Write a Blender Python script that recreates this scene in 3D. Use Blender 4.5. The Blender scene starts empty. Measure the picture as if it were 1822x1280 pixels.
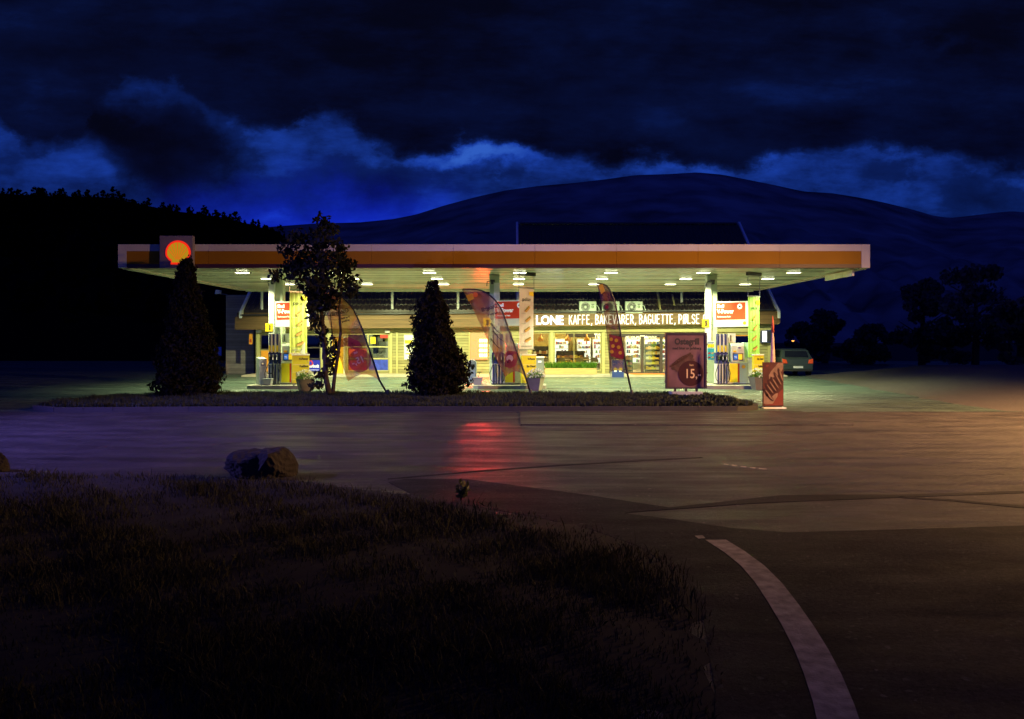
import bpy, math, random
import numpy as np
from mathutils import Vector, Matrix
R = math.radians
random.seed(7); rng = np.random.default_rng(7)
C = bpy.context.scene
COL = C.collection

# ------------------------------------------------------------------ camera
F = 1417.1
cd = bpy.data.cameras.new('camera'); cam = bpy.data.objects.new('camera', cd); COL.objects.link(cam)
cam.location = (0, 0, 2.0); cam.rotation_euler = (R(90), 0, 0)
cd.lens = 28; cd.sensor_width = 36; cd.shift_y = -35/1822; cd.clip_end = 6000
C.camera = cam
def at(px, py, Y):
    """a point at depth Y (metres) seen at photo pixel px, py"""
    return ((px-911)/F*Y, Y, 2-(py-605)/F*Y)
def gx(px, Y): return (px-911)/F*Y
def gz(py, Y): return 2-(py-605)/F*Y

# ------------------------------------------------------------------ exposure
C.view_settings.view_transform = 'Standard'; C.view_settings.look = 'None'
C.view_settings.exposure = 0; C.view_settings.gamma = 1
C.render.engine = 'CYCLES'
C.cycles.use_denoising = True
C.cycles.sample_clamp_indirect = 4
C.cycles.max_bounces = 8; C.cycles.transparent_max_bounces = 16
C.cycles.caustics_reflective = False; C.cycles.caustics_refractive = False

# ------------------------------------------------------------------ world: dusk sky with broken cloud
W = bpy.data.worlds.new('World'); C.world = W; W.use_nodes = True
NT = W.node_tree; NT.nodes.clear()
def wn(t, **k):
    n = NT.nodes.new(t)
    for a, v in k.items(): setattr(n, a, v)
    return n
def put(sock, v):
    if isinstance(v, (int, float)): sock.default_value = v
    elif isinstance(v, tuple): sock.default_value = v
    else: NT.links.new(v, sock)
def m(op, a, b=None, c=None, clamp=False):
    n = wn('ShaderNodeMath', operation=op, use_clamp=clamp)
    put(n.inputs[0], a)
    if b is not None: put(n.inputs[1], b)
    if c is not None: put(n.inputs[2], c)
    return n.outputs[0]
def sstep(x, a, b):
    n = wn('ShaderNodeMapRange', interpolation_type='SMOOTHSTEP')
    put(n.inputs[0], x); put(n.inputs[1], a); put(n.inputs[2], b); n.inputs[3].default_value = 0; n.inputs[4].default_value = 1
    return n.outputs[0]
tc = wn('ShaderNodeTexCoord'); sep = wn('ShaderNodeSeparateXYZ'); NT.links.new(tc.outputs['Generated'], sep.inputs[0])
dx, dy, dz = sep.outputs
ady = m('MAXIMUM', m('ABSOLUTE', dy), 0.06)
u0 = m('DIVIDE', dx, ady)              # tangent of the bearing
v0 = m('DIVIDE', dz, ady)              # tangent of the height above the horizon
cmb = wn('ShaderNodeCombineXYZ'); put(cmb.inputs[0], u0); put(cmb.inputs[1], m('MULTIPLY', v0, 1.35)); put(cmb.inputs[2], m('MULTIPLY', m('SIGN', dy), 3.0))
def noise(scale, detail=5, rough=.55, off=(0, 0, 0), st=(1, 1, 1), tilt=0):
    mp = wn('ShaderNodeMapping'); NT.links.new(cmb.outputs[0], mp.inputs[0]); mp.inputs[1].default_value = off; mp.inputs[2].default_value = (0, 0, R(tilt)); mp.inputs[3].default_value = st
    n = wn('ShaderNodeTexNoise'); n.inputs['Scale'].default_value = scale; n.inputs['Detail'].default_value = detail; n.inputs['Roughness'].default_value = rough
    NT.links.new(mp.outputs[0], n.inputs['Vector']); return m('SUBTRACT', n.outputs['Fac'], .5)
n1 = noise(4, 3); n2 = noise(4, 3, off=(7, 3, 1)); n3 = noise(11, 8, .66, (2, 5, 0)); n4 = noise(11, 8, .66, (9, 1, 4)); n5 = noise(4.5, 8, .62, (4, 4, 2), (.55, 1.5, 1), 24)
u = m('ADD', u0, m('ADD', m('MULTIPLY', n1, .08), m('MULTIPLY', n3, .12)))
vor = wn('ShaderNodeTexVoronoi', voronoi_dimensions='2D'); vor.inputs['Scale'].default_value = 8; vor.inputs['Detail'].default_value = 2; NT.links.new(cmb.outputs[0], vor.inputs['Vector']); puff = vor.outputs['Distance']
v = m('ADD', m('ADD', v0, m('MULTIPLY', m('SUBTRACT', puff, .66), .026)), m('ADD', m('MULTIPLY', n2, .04), m('MULTIPLY', n4, .075)))
# the height of the cloud base against bearing
cur = wn('ShaderNodeFloatCurve'); put(cur.inputs[1], m('MULTIPLY_ADD', u, 1/1.5, .5, True))
pts = [(-200, 225), (0, 228), (60, 255), (130, 250), (180, 165), (285, 150), (340, 180), (400, 208), (450, 228), (505, 226), (540, 186), (575, 190), (610, 202), (650, 232), (720, 250),
       (860, 250), (960, 262), (1020, 278), (1120, 284), (1250, 284), (1330, 280), (1400, 276), (1450, 256), (1560, 258), (1700, 270), (1822, 292), (2000, 310)]
cv = cur.mapping.curves[0]
P2 = [(((px-911)/F)/1.5+.5, (605-py)/F) for px, py in pts]
cv.points[0].location = P2[0]; cv.points[1].location = P2[-1]
for p in P2[1:-1]: cv.points.new(*p)
cur.mapping.update()
base_h = cur.outputs[0]
below = m('SUBTRACT', base_h, v)                       # > 0 under the dark cloud deck
opening = sstep(below, -.008, .016)
soft = sstep(below, -.11, .05)
def blob(px, py, rx, ry, rot=0, a=.3, b=1.0):
    cx, cy = (px-911)/F, (605-py)/F
    U = m('SUBTRACT', u, cx); V = m('SUBTRACT', v, cy); c, s = math.cos(R(rot)), math.sin(R(rot))
    p = m('ADD', m('MULTIPLY', U, c*F/rx), m('MULTIPLY', V, s*F/rx)); q = m('ADD', m('MULTIPLY', U, -s*F/ry), m('MULTIPLY', V, c*F/ry))
    d = m('SQRT', m('ADD', m('MULTIPLY', p, p), m('MULTIPLY', q, q)))
    return m('SUBTRACT', 1.0, sstep(d, a, b))
def lay(val, bl, to, amt):                             # val moved towards `to` inside the blob
    w = m('MULTIPLY', bl, amt); return m('ADD', m('MULTIPLY', val, m('SUBTRACT', 1.0, w)), m('MULTIPLY', w, to))
n6 = noise(9, 8, .66, (3, 8, 5), (.6, 1.4, 1), 20); open_b = m('ADD', .56, m('MULTIPLY', n5, .9))
for a in [((500, 270, 190, 120), .56, .9), ((850, 270, 190, 42), .96, .95), ((1240, 305, 240, 40), .74, .8), ((1560, 300, 170, 90), .60, .8), ((60, 310, 220, 80, -25), .56, .8)]:
    open_b = lay(open_b, blob(*a[0]), a[1], a[2])
for a in [((820, 312, 110, 28, 4), .50, .6), ((640, 320, 130, 55, 5), .33, .8), ((1745, 335, 110, 42, -10), .30, .9), ((1590, 310, 60, 32), .40, .7), ((290, 320, 150, 60, -38), .16, .9), ((210, 225, 230, 85, -25), .05, 1.0), ((520, 345, 200, 45), .36, .6), ((330, 250, 130, 85, -40), .12, .85)]:
    open_b = lay(open_b, blob(*a[0]) if a[1] > .3 or len(a[0]) < 5 else blob(*a[0], 0, 1.25), a[1], a[2])
deck = m('ADD', .185, m('ADD', m('MULTIPLY', n5, .5), m('MULTIPLY', n6, .22)))
for a in [((1250, 235, 330, 60, -6), .30, .8), ((1080, 170, 280, 70, -15), .24, .7), ((300, 120, 420, 80, -12), .14, .7), ((1660, 75, 110, 26, 12), .28, .8), ((60, 70, 160, 60), .17, .7)]:
    deck = lay(deck, blob(*a[0], 0, 1) if len(a[0]) == 5 else blob(*a[0], 0, 0, 1), a[1], a[2])
bright = m('ADD', m('MULTIPLY', open_b, opening), m('MULTIPLY', deck, m('SUBTRACT', 1.0, opening)))
bright = m('ADD', bright, m('MULTIPLY', m('SUBTRACT', .50, puff), m('MULTIPLY', bright, .3)))
bright = m('ADD', bright, m('MULTIPLY', m('MULTIPLY', m('ADD', n3, m('MULTIPLY', n6, 1.6)), .75), bright), clamp=True)
ramp = wn('ShaderNodeValToRGB'); put(ramp.inputs[0], bright)
el = ramp.color_ramp.elements
el[0].position = 0; el[0].color = (.0004, .0007, .004, 1); el[1].position = 1; el[1].color = (.027, .105, .52, 1)
for p, c in ((.1, (.0007, .0013, .009)), (.25, (.0014, .0042, .032)), (.45, (.0028, .012, .095)), (.7, (.009, .045, .35))):
    e = el.new(p); e.color = (*c, 1)
# low saturated glow just over the horizon
glow = m('MULTIPLY', m('SUBTRACT', 1.0, sstep(v, .13, .25)), blob(580, 400, 420, 170, 0, 0, 1))
gl = wn('ShaderNodeMix', data_type='RGBA', blend_type='ADD'); put(gl.inputs[0], m('MULTIPLY', glow, 1.0)); NT.links.new(ramp.outputs[0], gl.inputs[6]); gl.inputs[7].default_value = (.002, .008, .40, 1)
# twilight air from the sky model, very faint
# the clear side of the sky, behind the viewer: deep open twilight
back = m('MAXIMUM', m('MULTIPLY', sstep(dy, .05, -.45), sstep(dz, -.02, .12)), m('MULTIPLY', sstep(dz, .50, .85), .45)); back = m('MULTIPLY', back, m('ADD', .55, m('MULTIPLY', n5, .8)))
bk = wn('ShaderNodeMix', data_type='RGBA', blend_type='ADD'); put(bk.inputs[0], back); NT.links.new(gl.outputs[2], bk.inputs[6]); bk.inputs[7].default_value = (.006, .012, .24, 1); gl = bk
sky = wn('ShaderNodeTexSky', sky_type='NISHITA', sun_disc=False, sun_elevation=R(-4), sun_rotation=R(200))
sk = wn('ShaderNodeMix', data_type='RGBA', blend_type='ADD'); sk.inputs[0].default_value = .05; NT.links.new(gl.outputs[2], sk.inputs[6]); NT.links.new(sky.outputs[0], sk.inputs[7])
bg = wn('ShaderNodeBackground'); bg.inputs[1].default_value = 1.0; NT.links.new(sk.outputs[2], bg.inputs[0])
out = wn('ShaderNodeOutputWorld'); NT.links.new(bg.outputs[0], out.inputs[0])

# ------------------------------------------------------------------ materials
MATS = {}
def M(name, col, rough=.6, metal=0, var=.12, scale=2.5, bump=0, bscale=30, spec=.5, em=None, es=0, stretch=(1, 1, 1), rvar=0, trans=0):
    if name in MATS: return MATS[name]
    mt = bpy.data.materials.new(name); mt.use_nodes = True; nt = mt.node_tree; b = nt.nodes['Principled BSDF']; L = nt.links.new
    t = nt.nodes.new('ShaderNodeTexCoord'); mp = nt.nodes.new('ShaderNodeMapping'); mp.inputs[3].default_value = stretch; L(t.outputs['Object'], mp.inputs[0])
    n = nt.nodes.new('ShaderNodeTexNoise'); n.inputs['Scale'].default_value = scale; n.inputs['Detail'].default_value = 6; L(mp.outputs[0], n.inputs['Vector'])
    r = nt.nodes.new('ShaderNodeValToRGB'); L(n.outputs['Fac'], r.inputs[0]); r.color_ramp.elements[0].position = .3; r.color_ramp.elements[1].position = .7
    r.color_ramp.elements[0].color = (*[max(0, c*(1-var)) for c in col], 1); r.color_ramp.elements[1].color = (*[min(1, c*(1+var)) for c in col], 1)
    L(r.outputs[0], b.inputs['Base Color'])
    b.inputs['Roughness'].default_value = rough; b.inputs['Metallic'].default_value = metal; b.inputs['Specular IOR Level'].default_value = spec
    if rvar:
        rr = nt.nodes.new('ShaderNodeMapRange'); L(n.outputs['Fac'], rr.inputs[0]); rr.inputs[1].default_value = .35; rr.inputs[2].default_value = .65
        rr.inputs[3].default_value = max(.05, rough-rvar); rr.inputs[4].default_value = min(1, rough+rvar); L(rr.outputs[0], b.inputs['Roughness'])
    if bump:
        n2 = nt.nodes.new('ShaderNodeTexNoise'); n2.inputs['Scale'].default_value = bscale; n2.inputs['Detail'].default_value = 4; L(mp.outputs[0], n2.inputs['Vector'])
        bp = nt.nodes.new('ShaderNodeBump'); bp.inputs['Strength'].default_value = bump; bp.inputs['Distance'].default_value = .02; L(n2.outputs['Fac'], bp.inputs['Height']); L(bp.outputs[0], b.inputs['Normal'])
    if em:
        b.inputs['Emission Color'].default_value = (*em, 1); b.inputs['Emission Strength'].default_value = es
    if trans:
        tl = nt.nodes.new('ShaderNodeBsdfTranslucent'); L(r.outputs[0], tl.inputs[0]); mx = nt.nodes.new('ShaderNodeMixShader'); mx.inputs[0].default_value = trans
        L(b.outputs[0], mx.inputs[1]); L(tl.outputs[0], mx.inputs[2]); L(mx.outputs[0], nt.nodes['Material Output'].inputs[0])
    MATS[name] = mt; return mt

def asphalt(name, col, rough, wet, streak=(.3, 1, 1), spec=.3):
    mt = bpy.data.materials.new(name); mt.use_nodes = True; nt = mt.node_tree; b = nt.nodes['Principled BSDF']; L = nt.links.new
    b.inputs['Specular IOR Level'].default_value = spec; t = nt.nodes.new('ShaderNodeTexCoord')
    def ns(scale, det, st=(1, 1, 1), ro=.6):
        mp = nt.nodes.new('ShaderNodeMapping'); mp.inputs[3].default_value = st; L(t.outputs['Object'], mp.inputs[0])
        n = nt.nodes.new('ShaderNodeTexNoise'); n.inputs['Scale'].default_value = scale; n.inputs['Detail'].default_value = det; n.inputs['Roughness'].default_value = ro; L(mp.outputs[0], n.inputs['Vector']); return n.outputs['Fac']
    big = ns(1.4, 9, (.6, 1, 1), .72); fine = ns(24, 6, (1, 1, 1), .85); st2 = ns(1.6, 6, (streak[0]*.8, 1.2, 1)); med = ns(.25, 4)
    vo = nt.nodes.new('ShaderNodeTexVoronoi'); vo.inputs['Scale'].default_value = 34; L(t.outputs['Object'], vo.inputs['Vector'])
    r = nt.nodes.new('ShaderNodeValToRGB'); L(fine, r.inputs[0]); r.color_ramp.elements[0].position = .35; r.color_ramp.elements[1].position = .72
    r.color_ramp.elements[0].color = (*[c*.30 for c in col], 1); r.color_ramp.elements[1].color = (*[c*2.3 for c in col], 1)
    mx = nt.nodes.new('ShaderNodeMix'); mx.data_type = 'RGBA'; mx.blend_type = 'MULTIPLY'; mx.inputs[0].default_value = .8; L(r.outputs[0], mx.inputs[6])
    r2 = nt.nodes.new('ShaderNodeValToRGB'); L(big, r2.inputs[0]); r2.color_ramp.elements[0].color = (.4, .4, .4, 1); r2.color_ramp.elements[1].color = (1.35, 1.35, 1.35, 1); r2.color_ramp.elements[0].position = .35; r2.color_ramp.elements[1].position = .65; L(r2.outputs[0], mx.inputs[7])
    # pale stone chips in the surface
    ch = nt.nodes.new('ShaderNodeMapRange'); L(vo.outputs['Color'], ch.inputs[0]); ch.inputs[1].default_value = .88; ch.inputs[2].default_value = .99
    m2 = nt.nodes.new('ShaderNodeMix'); m2.data_type = 'RGBA'; L(ch.outputs[0], m2.inputs[0]); L(mx.outputs[2], m2.inputs[6]); m2.inputs[7].default_value = (*[c*4.5 for c in col], 1)
    L(m2.outputs[2], b.inputs['Base Color'])
    rr = nt.nodes.new('ShaderNodeMapRange'); L(st2, rr.inputs[0]); rr.inputs[1].default_value = .4; rr.inputs[2].default_value = .62; rr.inputs[3].default_value = rough-wet; rr.inputs[4].default_value = rough+.12; L(rr.outputs[0], b.inputs['Roughness'])
    bp = nt.nodes.new('ShaderNodeBump'); bp.inputs['Strength'].default_value = .8; bp.inputs['Distance'].default_value = .025; L(fine, bp.inputs['Height'])
    b2 = nt.nodes.new('ShaderNodeBump'); b2.inputs['Strength'].default_value = .25; b2.inputs['Distance'].default_value = .05; L(med, b2.inputs['Height']); L(bp.outputs[0], b2.inputs['Normal']); L(b2.outputs[0], b.inputs['Normal'])
    MATS[name] = mt; return mt

def striped(name, col, axis, pitch, depth=.5, groove=.35, rough=.6, var=.2, nscale=4, stretch=(1, 1, 1)):
    """boards, cladding or corrugation: a groove every `pitch` metres along an axis"""
    mt = bpy.data.materials.new(name); mt.use_nodes = True; nt = mt.node_tree; b = nt.nodes['Principled BSDF']; L = nt.links.new
    t = nt.nodes.new('ShaderNodeTexCoord'); s = nt.nodes.new('ShaderNodeSeparateXYZ'); L(t.outputs['Object'], s.inputs[0])
    d = nt.nodes.new('ShaderNodeMath'); d.operation = 'MULTIPLY'; L(s.outputs[axis], d.inputs[0]); d.inputs[1].default_value = 1/pitch
    f = nt.nodes.new('ShaderNodeMath'); f.operation = 'FRACT'; L(d.outputs[0], f.inputs[0])
    fl = nt.nodes.new('ShaderNodeMath'); fl.operation = 'FLOOR'; L(d.outputs[0], fl.inputs[0])
    wn_ = nt.nodes.new('ShaderNodeTexWhiteNoise'); wn_.noise_dimensions = '1D'; L(fl.outputs[0], wn_.inputs['W'])
    g = nt.nodes.new('ShaderNodeMapRange'); L(f.outputs[0], g.inputs[0]); g.inputs[1].default_value = 0; g.inputs[2].default_value = groove; g.inputs[3].default_value = 1-depth; g.inputs[4].default_value = 1
    mp = nt.nodes.new('ShaderNodeMapping'); mp.inputs[3].default_value = stretch; L(t.outputs['Object'], mp.inputs[0])
    n = nt.nodes.new('ShaderNodeTexNoise'); n.inputs['Scale'].default_value = nscale; n.inputs['Detail'].default_value = 5; L(mp.outputs[0], n.inputs['Vector'])
    r = nt.nodes.new('ShaderNodeValToRGB'); L(n.outputs['Fac'], r.inputs[0]); r.color_ramp.elements[0].position = .3; r.color_ramp.elements[1].position = .7
    r.color_ramp.elements[0].color = (*[c*(1-var) for c in col], 1); r.color_ramp.elements[1].color = (*[c*(1+var) for c in col], 1)
    m1 = nt.nodes.new('ShaderNodeMix'); m1.data_type = 'RGBA'; m1.blend_type = 'MULTIPLY'; m1.inputs[0].default_value = 1; L(r.outputs[0], m1.inputs[6]); L(g.outputs[0], m1.inputs[7])
    m2 = nt.nodes.new('ShaderNodeMix'); m2.data_type = 'RGBA'; m2.blend_type = 'MULTIPLY'; m2.inputs[0].default_value = .35; L(m1.outputs[2], m2.inputs[6]); L(wn_.outputs['Value'], m2.inputs[7])
    L(m2.outputs[2], b.inputs['Base Color']); b.inputs['Roughness'].default_value = rough
    bp = nt.nodes.new('ShaderNodeBump'); bp.inputs['Strength'].default_value = .8; bp.inputs['Distance'].default_value = .02; L(g.outputs[0], bp.inputs['Height']); L(bp.outputs[0], b.inputs['Normal'])
    MATS[name] = mt; return mt

def cloth(name, cols, scale=2, see=.4, pos=(.35, .5, .65)):
    """thin printed flag cloth: part of the light passes straight through, part is scattered"""
    mt = bpy.data.materials.new(name); mt.use_nodes = True; nt = mt.node_tree; L = nt.links.new; nt.nodes.remove(nt.nodes['Principled BSDF'])
    t = nt.nodes.new('ShaderNodeTexCoord'); n = nt.nodes.new('ShaderNodeTexNoise'); n.inputs['Scale'].default_value = scale; n.inputs['Detail'].default_value = 5; n.inputs['Distortion'].default_value = .6; L(t.outputs['Object'], n.inputs['Vector'])
    r = nt.nodes.new('ShaderNodeValToRGB'); L(n.outputs['Fac'], r.inputs[0]); e = r.color_ramp.elements
    e[0].position = pos[0]; e[0].color = (*cols[0], 1); e[1].position = pos[-1]; e[1].color = (*cols[-1], 1)
    for p, c in zip(pos[1:-1], cols[1:-1]): x = e.new(p); x.color = (*c, 1)
    df = nt.nodes.new('ShaderNodeBsdfDiffuse'); tl = nt.nodes.new('ShaderNodeBsdfTranslucent'); tp = nt.nodes.new('ShaderNodeBsdfTransparent')
    L(r.outputs[0], df.inputs[0]); L(r.outputs[0], tl.inputs[0])
    mixc = nt.nodes.new('ShaderNodeMix'); mixc.data_type = 'RGBA'; mixc.inputs[0].default_value = .55; L(r.outputs[0], mixc.inputs[6]); mixc.inputs[7].default_value = (1, 1, 1, 1); L(mixc.outputs[2], tp.inputs[0])
    a = nt.nodes.new('ShaderNodeMixShader'); a.inputs[0].default_value = .5; L(df.outputs[0], a.inputs[1]); L(tl.outputs[0], a.inputs[2])
    b = nt.nodes.new('ShaderNodeMixShader'); b.inputs[0].default_value = see; L(a.outputs[0], b.inputs[1]); L(tp.outputs[0], b.inputs[2]); L(b.outputs[0], nt.nodes['Material Output'].inputs[0])
    MATS[name] = mt; return mt

def glass(name, tint=(.9, .95, .9), mirror=.12):
    mt = bpy.data.materials.new(name); mt.use_nodes = True; nt = mt.node_tree; L = nt.links.new; nt.nodes.remove(nt.nodes['Principled BSDF'])
    tp = nt.nodes.new('ShaderNodeBsdfTransparent'); tp.inputs[0].default_value = (*tint, 1); gl = nt.nodes.new('ShaderNodeBsdfGlossy'); gl.inputs['Roughness'].default_value = .03
    n = nt.nodes.new('ShaderNodeTexNoise'); n.inputs['Scale'].default_value = .8; mr = nt.nodes.new('ShaderNodeMapRange'); L(n.outputs['Fac'], mr.inputs[0]); mr.inputs[3].default_value = mirror*.6; mr.inputs[4].default_value = mirror*1.4
    a = nt.nodes.new('ShaderNodeMixShader'); L(mr.outputs[0], a.inputs[0]); L(tp.outputs[0], a.inputs[1]); L(gl.outputs[0], a.inputs[2]); L(a.outputs[0], nt.nodes['Material Output'].inputs[0])
    MATS[name] = mt; return mt

# setting
M('soil', (.012, .012, .009), .95, bump=.4, bscale=6)
asphalt('road_asphalt', (.052, .047, .045), .52, .18)
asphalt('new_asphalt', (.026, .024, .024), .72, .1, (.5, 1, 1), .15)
asphalt('forecourt_asphalt', (.066, .094, .080), .42, .22, (.08, 1, 1))
M('kerb_stone', (.035, .033, .035), .8, bump=.3, bscale=25)
M('gravel', (.05, .045, .042), .95, var=.5, scale=25, bump=.8, bscale=30)
M('road_paint', (.33, .29, .20), .7, var=.45, scale=9, bump=.3, bscale=60)
M('turf', (.006, .005, .002), .9, var=.4, scale=5)
M('grass_blade', (.026, .026, .007), .7, var=.5, scale=.9, trans=.3)
M('verge_leaf', (.016, .024, .009), .7, var=.5, scale=1.2, trans=.25)
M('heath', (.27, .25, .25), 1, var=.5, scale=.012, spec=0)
M('dark_wood', (.006, .007, .006), 1, var=.4, scale=.05, spec=0)
M('forest_leaf', (.005, .006, .004), 1, var=.4, scale=.1, spec=0)
M('cypress_leaf', (.014, .013, .009), .8, var=.45, scale=3, trans=.5, spec=.2)
M('tree_leaf', (.010, .012, .007), .7, var=.4, scale=3, trans=.25, spec=.2)
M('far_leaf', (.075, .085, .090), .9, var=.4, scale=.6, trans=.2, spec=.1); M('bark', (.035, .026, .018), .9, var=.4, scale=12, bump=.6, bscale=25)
M('rock', (.020, .014, .008), .9, var=.5, scale=3, bump=.9, bscale=9)
# building
striped('siding', (.40, .37, .17), 2, .16, .8, .2, .6, .08)
striped('grey_siding', (.42, .35, .30), 2, .15, .5, .16, .7, .08)
striped('fascia_wood', (.24, .14, .06), 2, .125, .5, .12, .55, .35, 1.2, (.25, 1, 6))
M('tile_roof', (.034, .025, .022), .34, var=.3, scale=3)
M('cream_paint', (.46, .43, .19), .55, var=.06)
M('dark_frame', (.05, .038, .032), .5)
M('white_paint', (.78, .78, .74), .45, var=.04)
M('barge_paint', (.85, .87, .88), .5, var=.06)
M('yellow_door_paint', (.85, .50, .03), .4, var=.05)
M('orange_board', (.80, .34, .03), .5, var=.1)
M('concrete', (.30, .29, .26), .8, var=.2, scale=3, bump=.3)
M('step_stone', (.45, .40, .33), .75, var=.15)
glass('pane_glass')
glass('dark_glass', (.30, .30, .26), .25)
M('room_wall', (.66, .52, .20), .7)
M('room_floor', (.30, .25, .18), .35)
M('room_dark', (.05, .042, .035), .7)
M('ceiling_white', (.7, .66, .5), .8)
M('ceiling_glow', (1, .9, .6), em=(1, .76, .28), es=60)
M('cooler_glow', (1, 1, 1), em=(1, .97, .84), es=1.6)
M('pendant_orange', (.75, .30, .03), .35, em=(1, .42, .05), es=.35)
M('bulb_glow', (1, .8, .4), em=(1, .75, .35), es=10)
M('chair_wood', (.16, .10, .04), .5); M('table_wood', (.30, .20, .09), .45)
for i, c in enumerate([(.55, .08, .04), (.75, .45, .05), (.10, .22, .50), (.12, .30, .10), (.7, .65, .55), (.30, .14, .06), (.62, .52, .08), (.25, .06, .20)]): M('goods_%d' % i, c, .5)
M('mat_orange', (.75, .22, .05), .8)
# canopy
M('fascia_white', (.58, .55, .47), .5, var=.10, scale=.7, spec=.15); M('fascia_yellow', (.33, .150, .0012), .5, var=.12, scale=.5, spec=.15); M('fascia_red', (.06, .014, .010), .45, var=.08)
M('soffit_panel', (.72, .70, .56), .28, var=.06, scale=.5, stretch=(.1, 2, 1), bump=.15, bscale=3, rvar=.12)
M('canopy_lamp_glow', (1, 1, 1), em=(.99, 1.0, .62), es=12)
M('lamp_rim', (.6, .6, .55), .4)
M('pillar_white', (.74, .76, .78), .35, var=.05); M('pillar_green', (.50, .58, .44), .4, var=.06)
M('emblem_red', (.3, .01, .004), em=(1, .03, .006), es=.85); M('emblem_yellow', (.12, .07, .002), em=(.50, .27, .006), es=.85)
M('emblem_panel', (.22, .19, .22), .45, spec=.2); M('emblem_flat_red', (.70, .04, .02), .4); M('emblem_flat_yellow', (.85, .55, .02), .4)
M('letter_white', (.9, .9, .9), em=(1, .97, .92), es=.95); M('letter_cold', (.9, .9, 1), em=(.86, .90, 1), es=1.7)
# forecourt things
M('sign_red', (.72, .06, .025), .4, var=.05, em=(.9, .07, .02), es=.16); M('sign_white', (.82, .82, .80), .4, var=.03, em=(.95, .95, .98), es=.12); M('ink_white', (.9, .9, .88), .5, var=.02, em=(1, 1, 1), es=.35)
M('sheet_white', (.85, .85, .82), .45, var=.03); M('ink_black', (.02, .02, .02), .5)
M('tag_yellow', (.85, .60, .02), .4, var=.04); M('board_yellow', (.72, .62, .03), .45, var=.06)
M('navy', (.03, .05, .22), .35); M('teal', (.04, .34, .42), .45); M('metal_grey', (.36, .38, .38), .35, .6); M('dark_metal', (.06, .06, .065), .4, .5); M('black_rubber', (.012, .012, .012), .5)
M('pump_white', (.72, .76, .76), .3, var=.05); M('pump_grey', (.42, .47, .47), .35, var=.06); M('pump_yellow', (.80, .70, .02), .35, var=.05); M('pump_red', (.55, .05, .02), .35)
M('screen_blue', (.02, .08, .25), .15, em=(.05, .25, .9), es=.5); M('screen_yellow', (.8, .6, .02), .3, em=(1, .75, .05), es=.45)
M('cabinet_blue', (.26, .29, .46), .35, var=.06); M('bin_grey', (.22, .24, .27), .45, var=.08); M('bucket_grey', (.28, .30, .36), .5)
M('island_kerb', (.26, .26, .24), .75, var=.15)
M('pot_grey', (.16, .14, .13), .7, var=.2); M('pot_side', (.36, .38, .30), .7, var=.1)
M('plant_green', (.10, .20, .03), .6, var=.35, scale=8, trans=.3); M('petal_white', (.8, .8, .7), .6); M('grass_green', (.10, .24, .015), .6, var=.4, scale=6, trans=.35)
M('planter_wood', (.48, .33, .14), .6, var=.2, scale=2, stretch=(.3, 1, 6))
M('banner_yellow', (.62, .68, .20), .6, var=.08, stretch=(8, 1, .3), trans=.35); M('banner_white', (.80, .74, .76), .6, var=.05, trans=.3); M('banner_green', (.42, .74, .20), .6, var=.08, stretch=(8, 1, .3), trans=.35)  # one banner cloth in three tints, the light on each painted in
M('bun', (.55, .33, .10), .6, var=.3, scale=20); M('sausage', (.30, .09, .03), .5, var=.3, scale=20); M('lettuce', (.25, .42, .06), .6)
M('poster_purple', (.12, .058, .075), .5, var=.45, scale=1.6); M('poster_dark', (.035, .006, .008), .4, var=.2); M('poster_bun', (.06, .025, .022), .5, var=.5, scale=7); M('poster_frame', (.05, .035, .055), .4, .3)
M('poster_ink', (.012, .007, .018), .6); M('poster_price', (.55, .40, .24), .5)
M('ice_brown', (.07, .018, .012), .45, var=.3, scale=3); M('ice_cream', (.22, .13, .085), .5, var=.3, scale=6); M('ice_choc', (.04, .012, .008), .4, var=.4, scale=10); M('ice_red', (.15, .025, .014), .5, var=.2)
M('led_red', (1, .2, .05), em=(1, .055, .012), es=300); M('led_board', (.50, .24, .15), .5, var=.04, em=(1, .25, .06), es=.25)  # the digits' orange wash is put into the board's base and emission
M('poster_red', (.50, .03, .02), .5, var=.25, scale=4); M('poster_blue', (.03, .06, .55), .5, var=.3, scale=6); M('sign_blue', (.02, .03, .62), .4)
M('ac_white', (.60, .72, .64), .4, var=.05); M('ac_grille', (.05, .07, .06), .5)
M('pole_black', (.015, .013, .018), .35)
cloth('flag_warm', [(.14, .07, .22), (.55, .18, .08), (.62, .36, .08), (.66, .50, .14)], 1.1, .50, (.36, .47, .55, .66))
cloth('flag_pink', [(.42, .13, .17), (.50, .20, .18), (.50, .36, .30)], .7, .52)
cloth('flag_dark', [(.10, .03, .06), (.25, .10, .14), (.10, .045, .03), (.28, .16, .14)], 1.6, .40, (.35, .45, .55, .66))
cloth('flag_print', [(.05, .03, .07), (.10, .05, .08)], 3, .30)
cloth('flag_plum', [(.24, .02, .06), (.40, .04, .10)], 3, .36)
cloth('flag_cream', [(.8, .66, .5), (.9, .8, .6)], 3, .25)
cloth('flag_amber', [(.75, .45, .05), (.85, .55, .08)], 3, .3)
cloth('flag_orange', [(.85, .18, .05), (.9, .28, .08)], 3, .3)
M('furled_red', (.72, .16, .08), .6, var=.25, scale=6, trans=.3); M('furled_cream', (.80, .58, .44), .6, var=.25, scale=8, trans=.3)
M('car_paint', (.05, .07, .065), .35, .3, var=.04); M('car_glass', (.01, .012, .014), .08); M('tyre', (.015, .015, .015), .8); M('tail_light', (.5, .06, .02), .25, em=(1, .12, .01), es=.2); M('car_plastic', (.02, .02, .02), .6); M('plate_white', (.75, .75, .7), .5)
M('car_blue', (.02, .03, .22), .3, .3)
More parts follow.
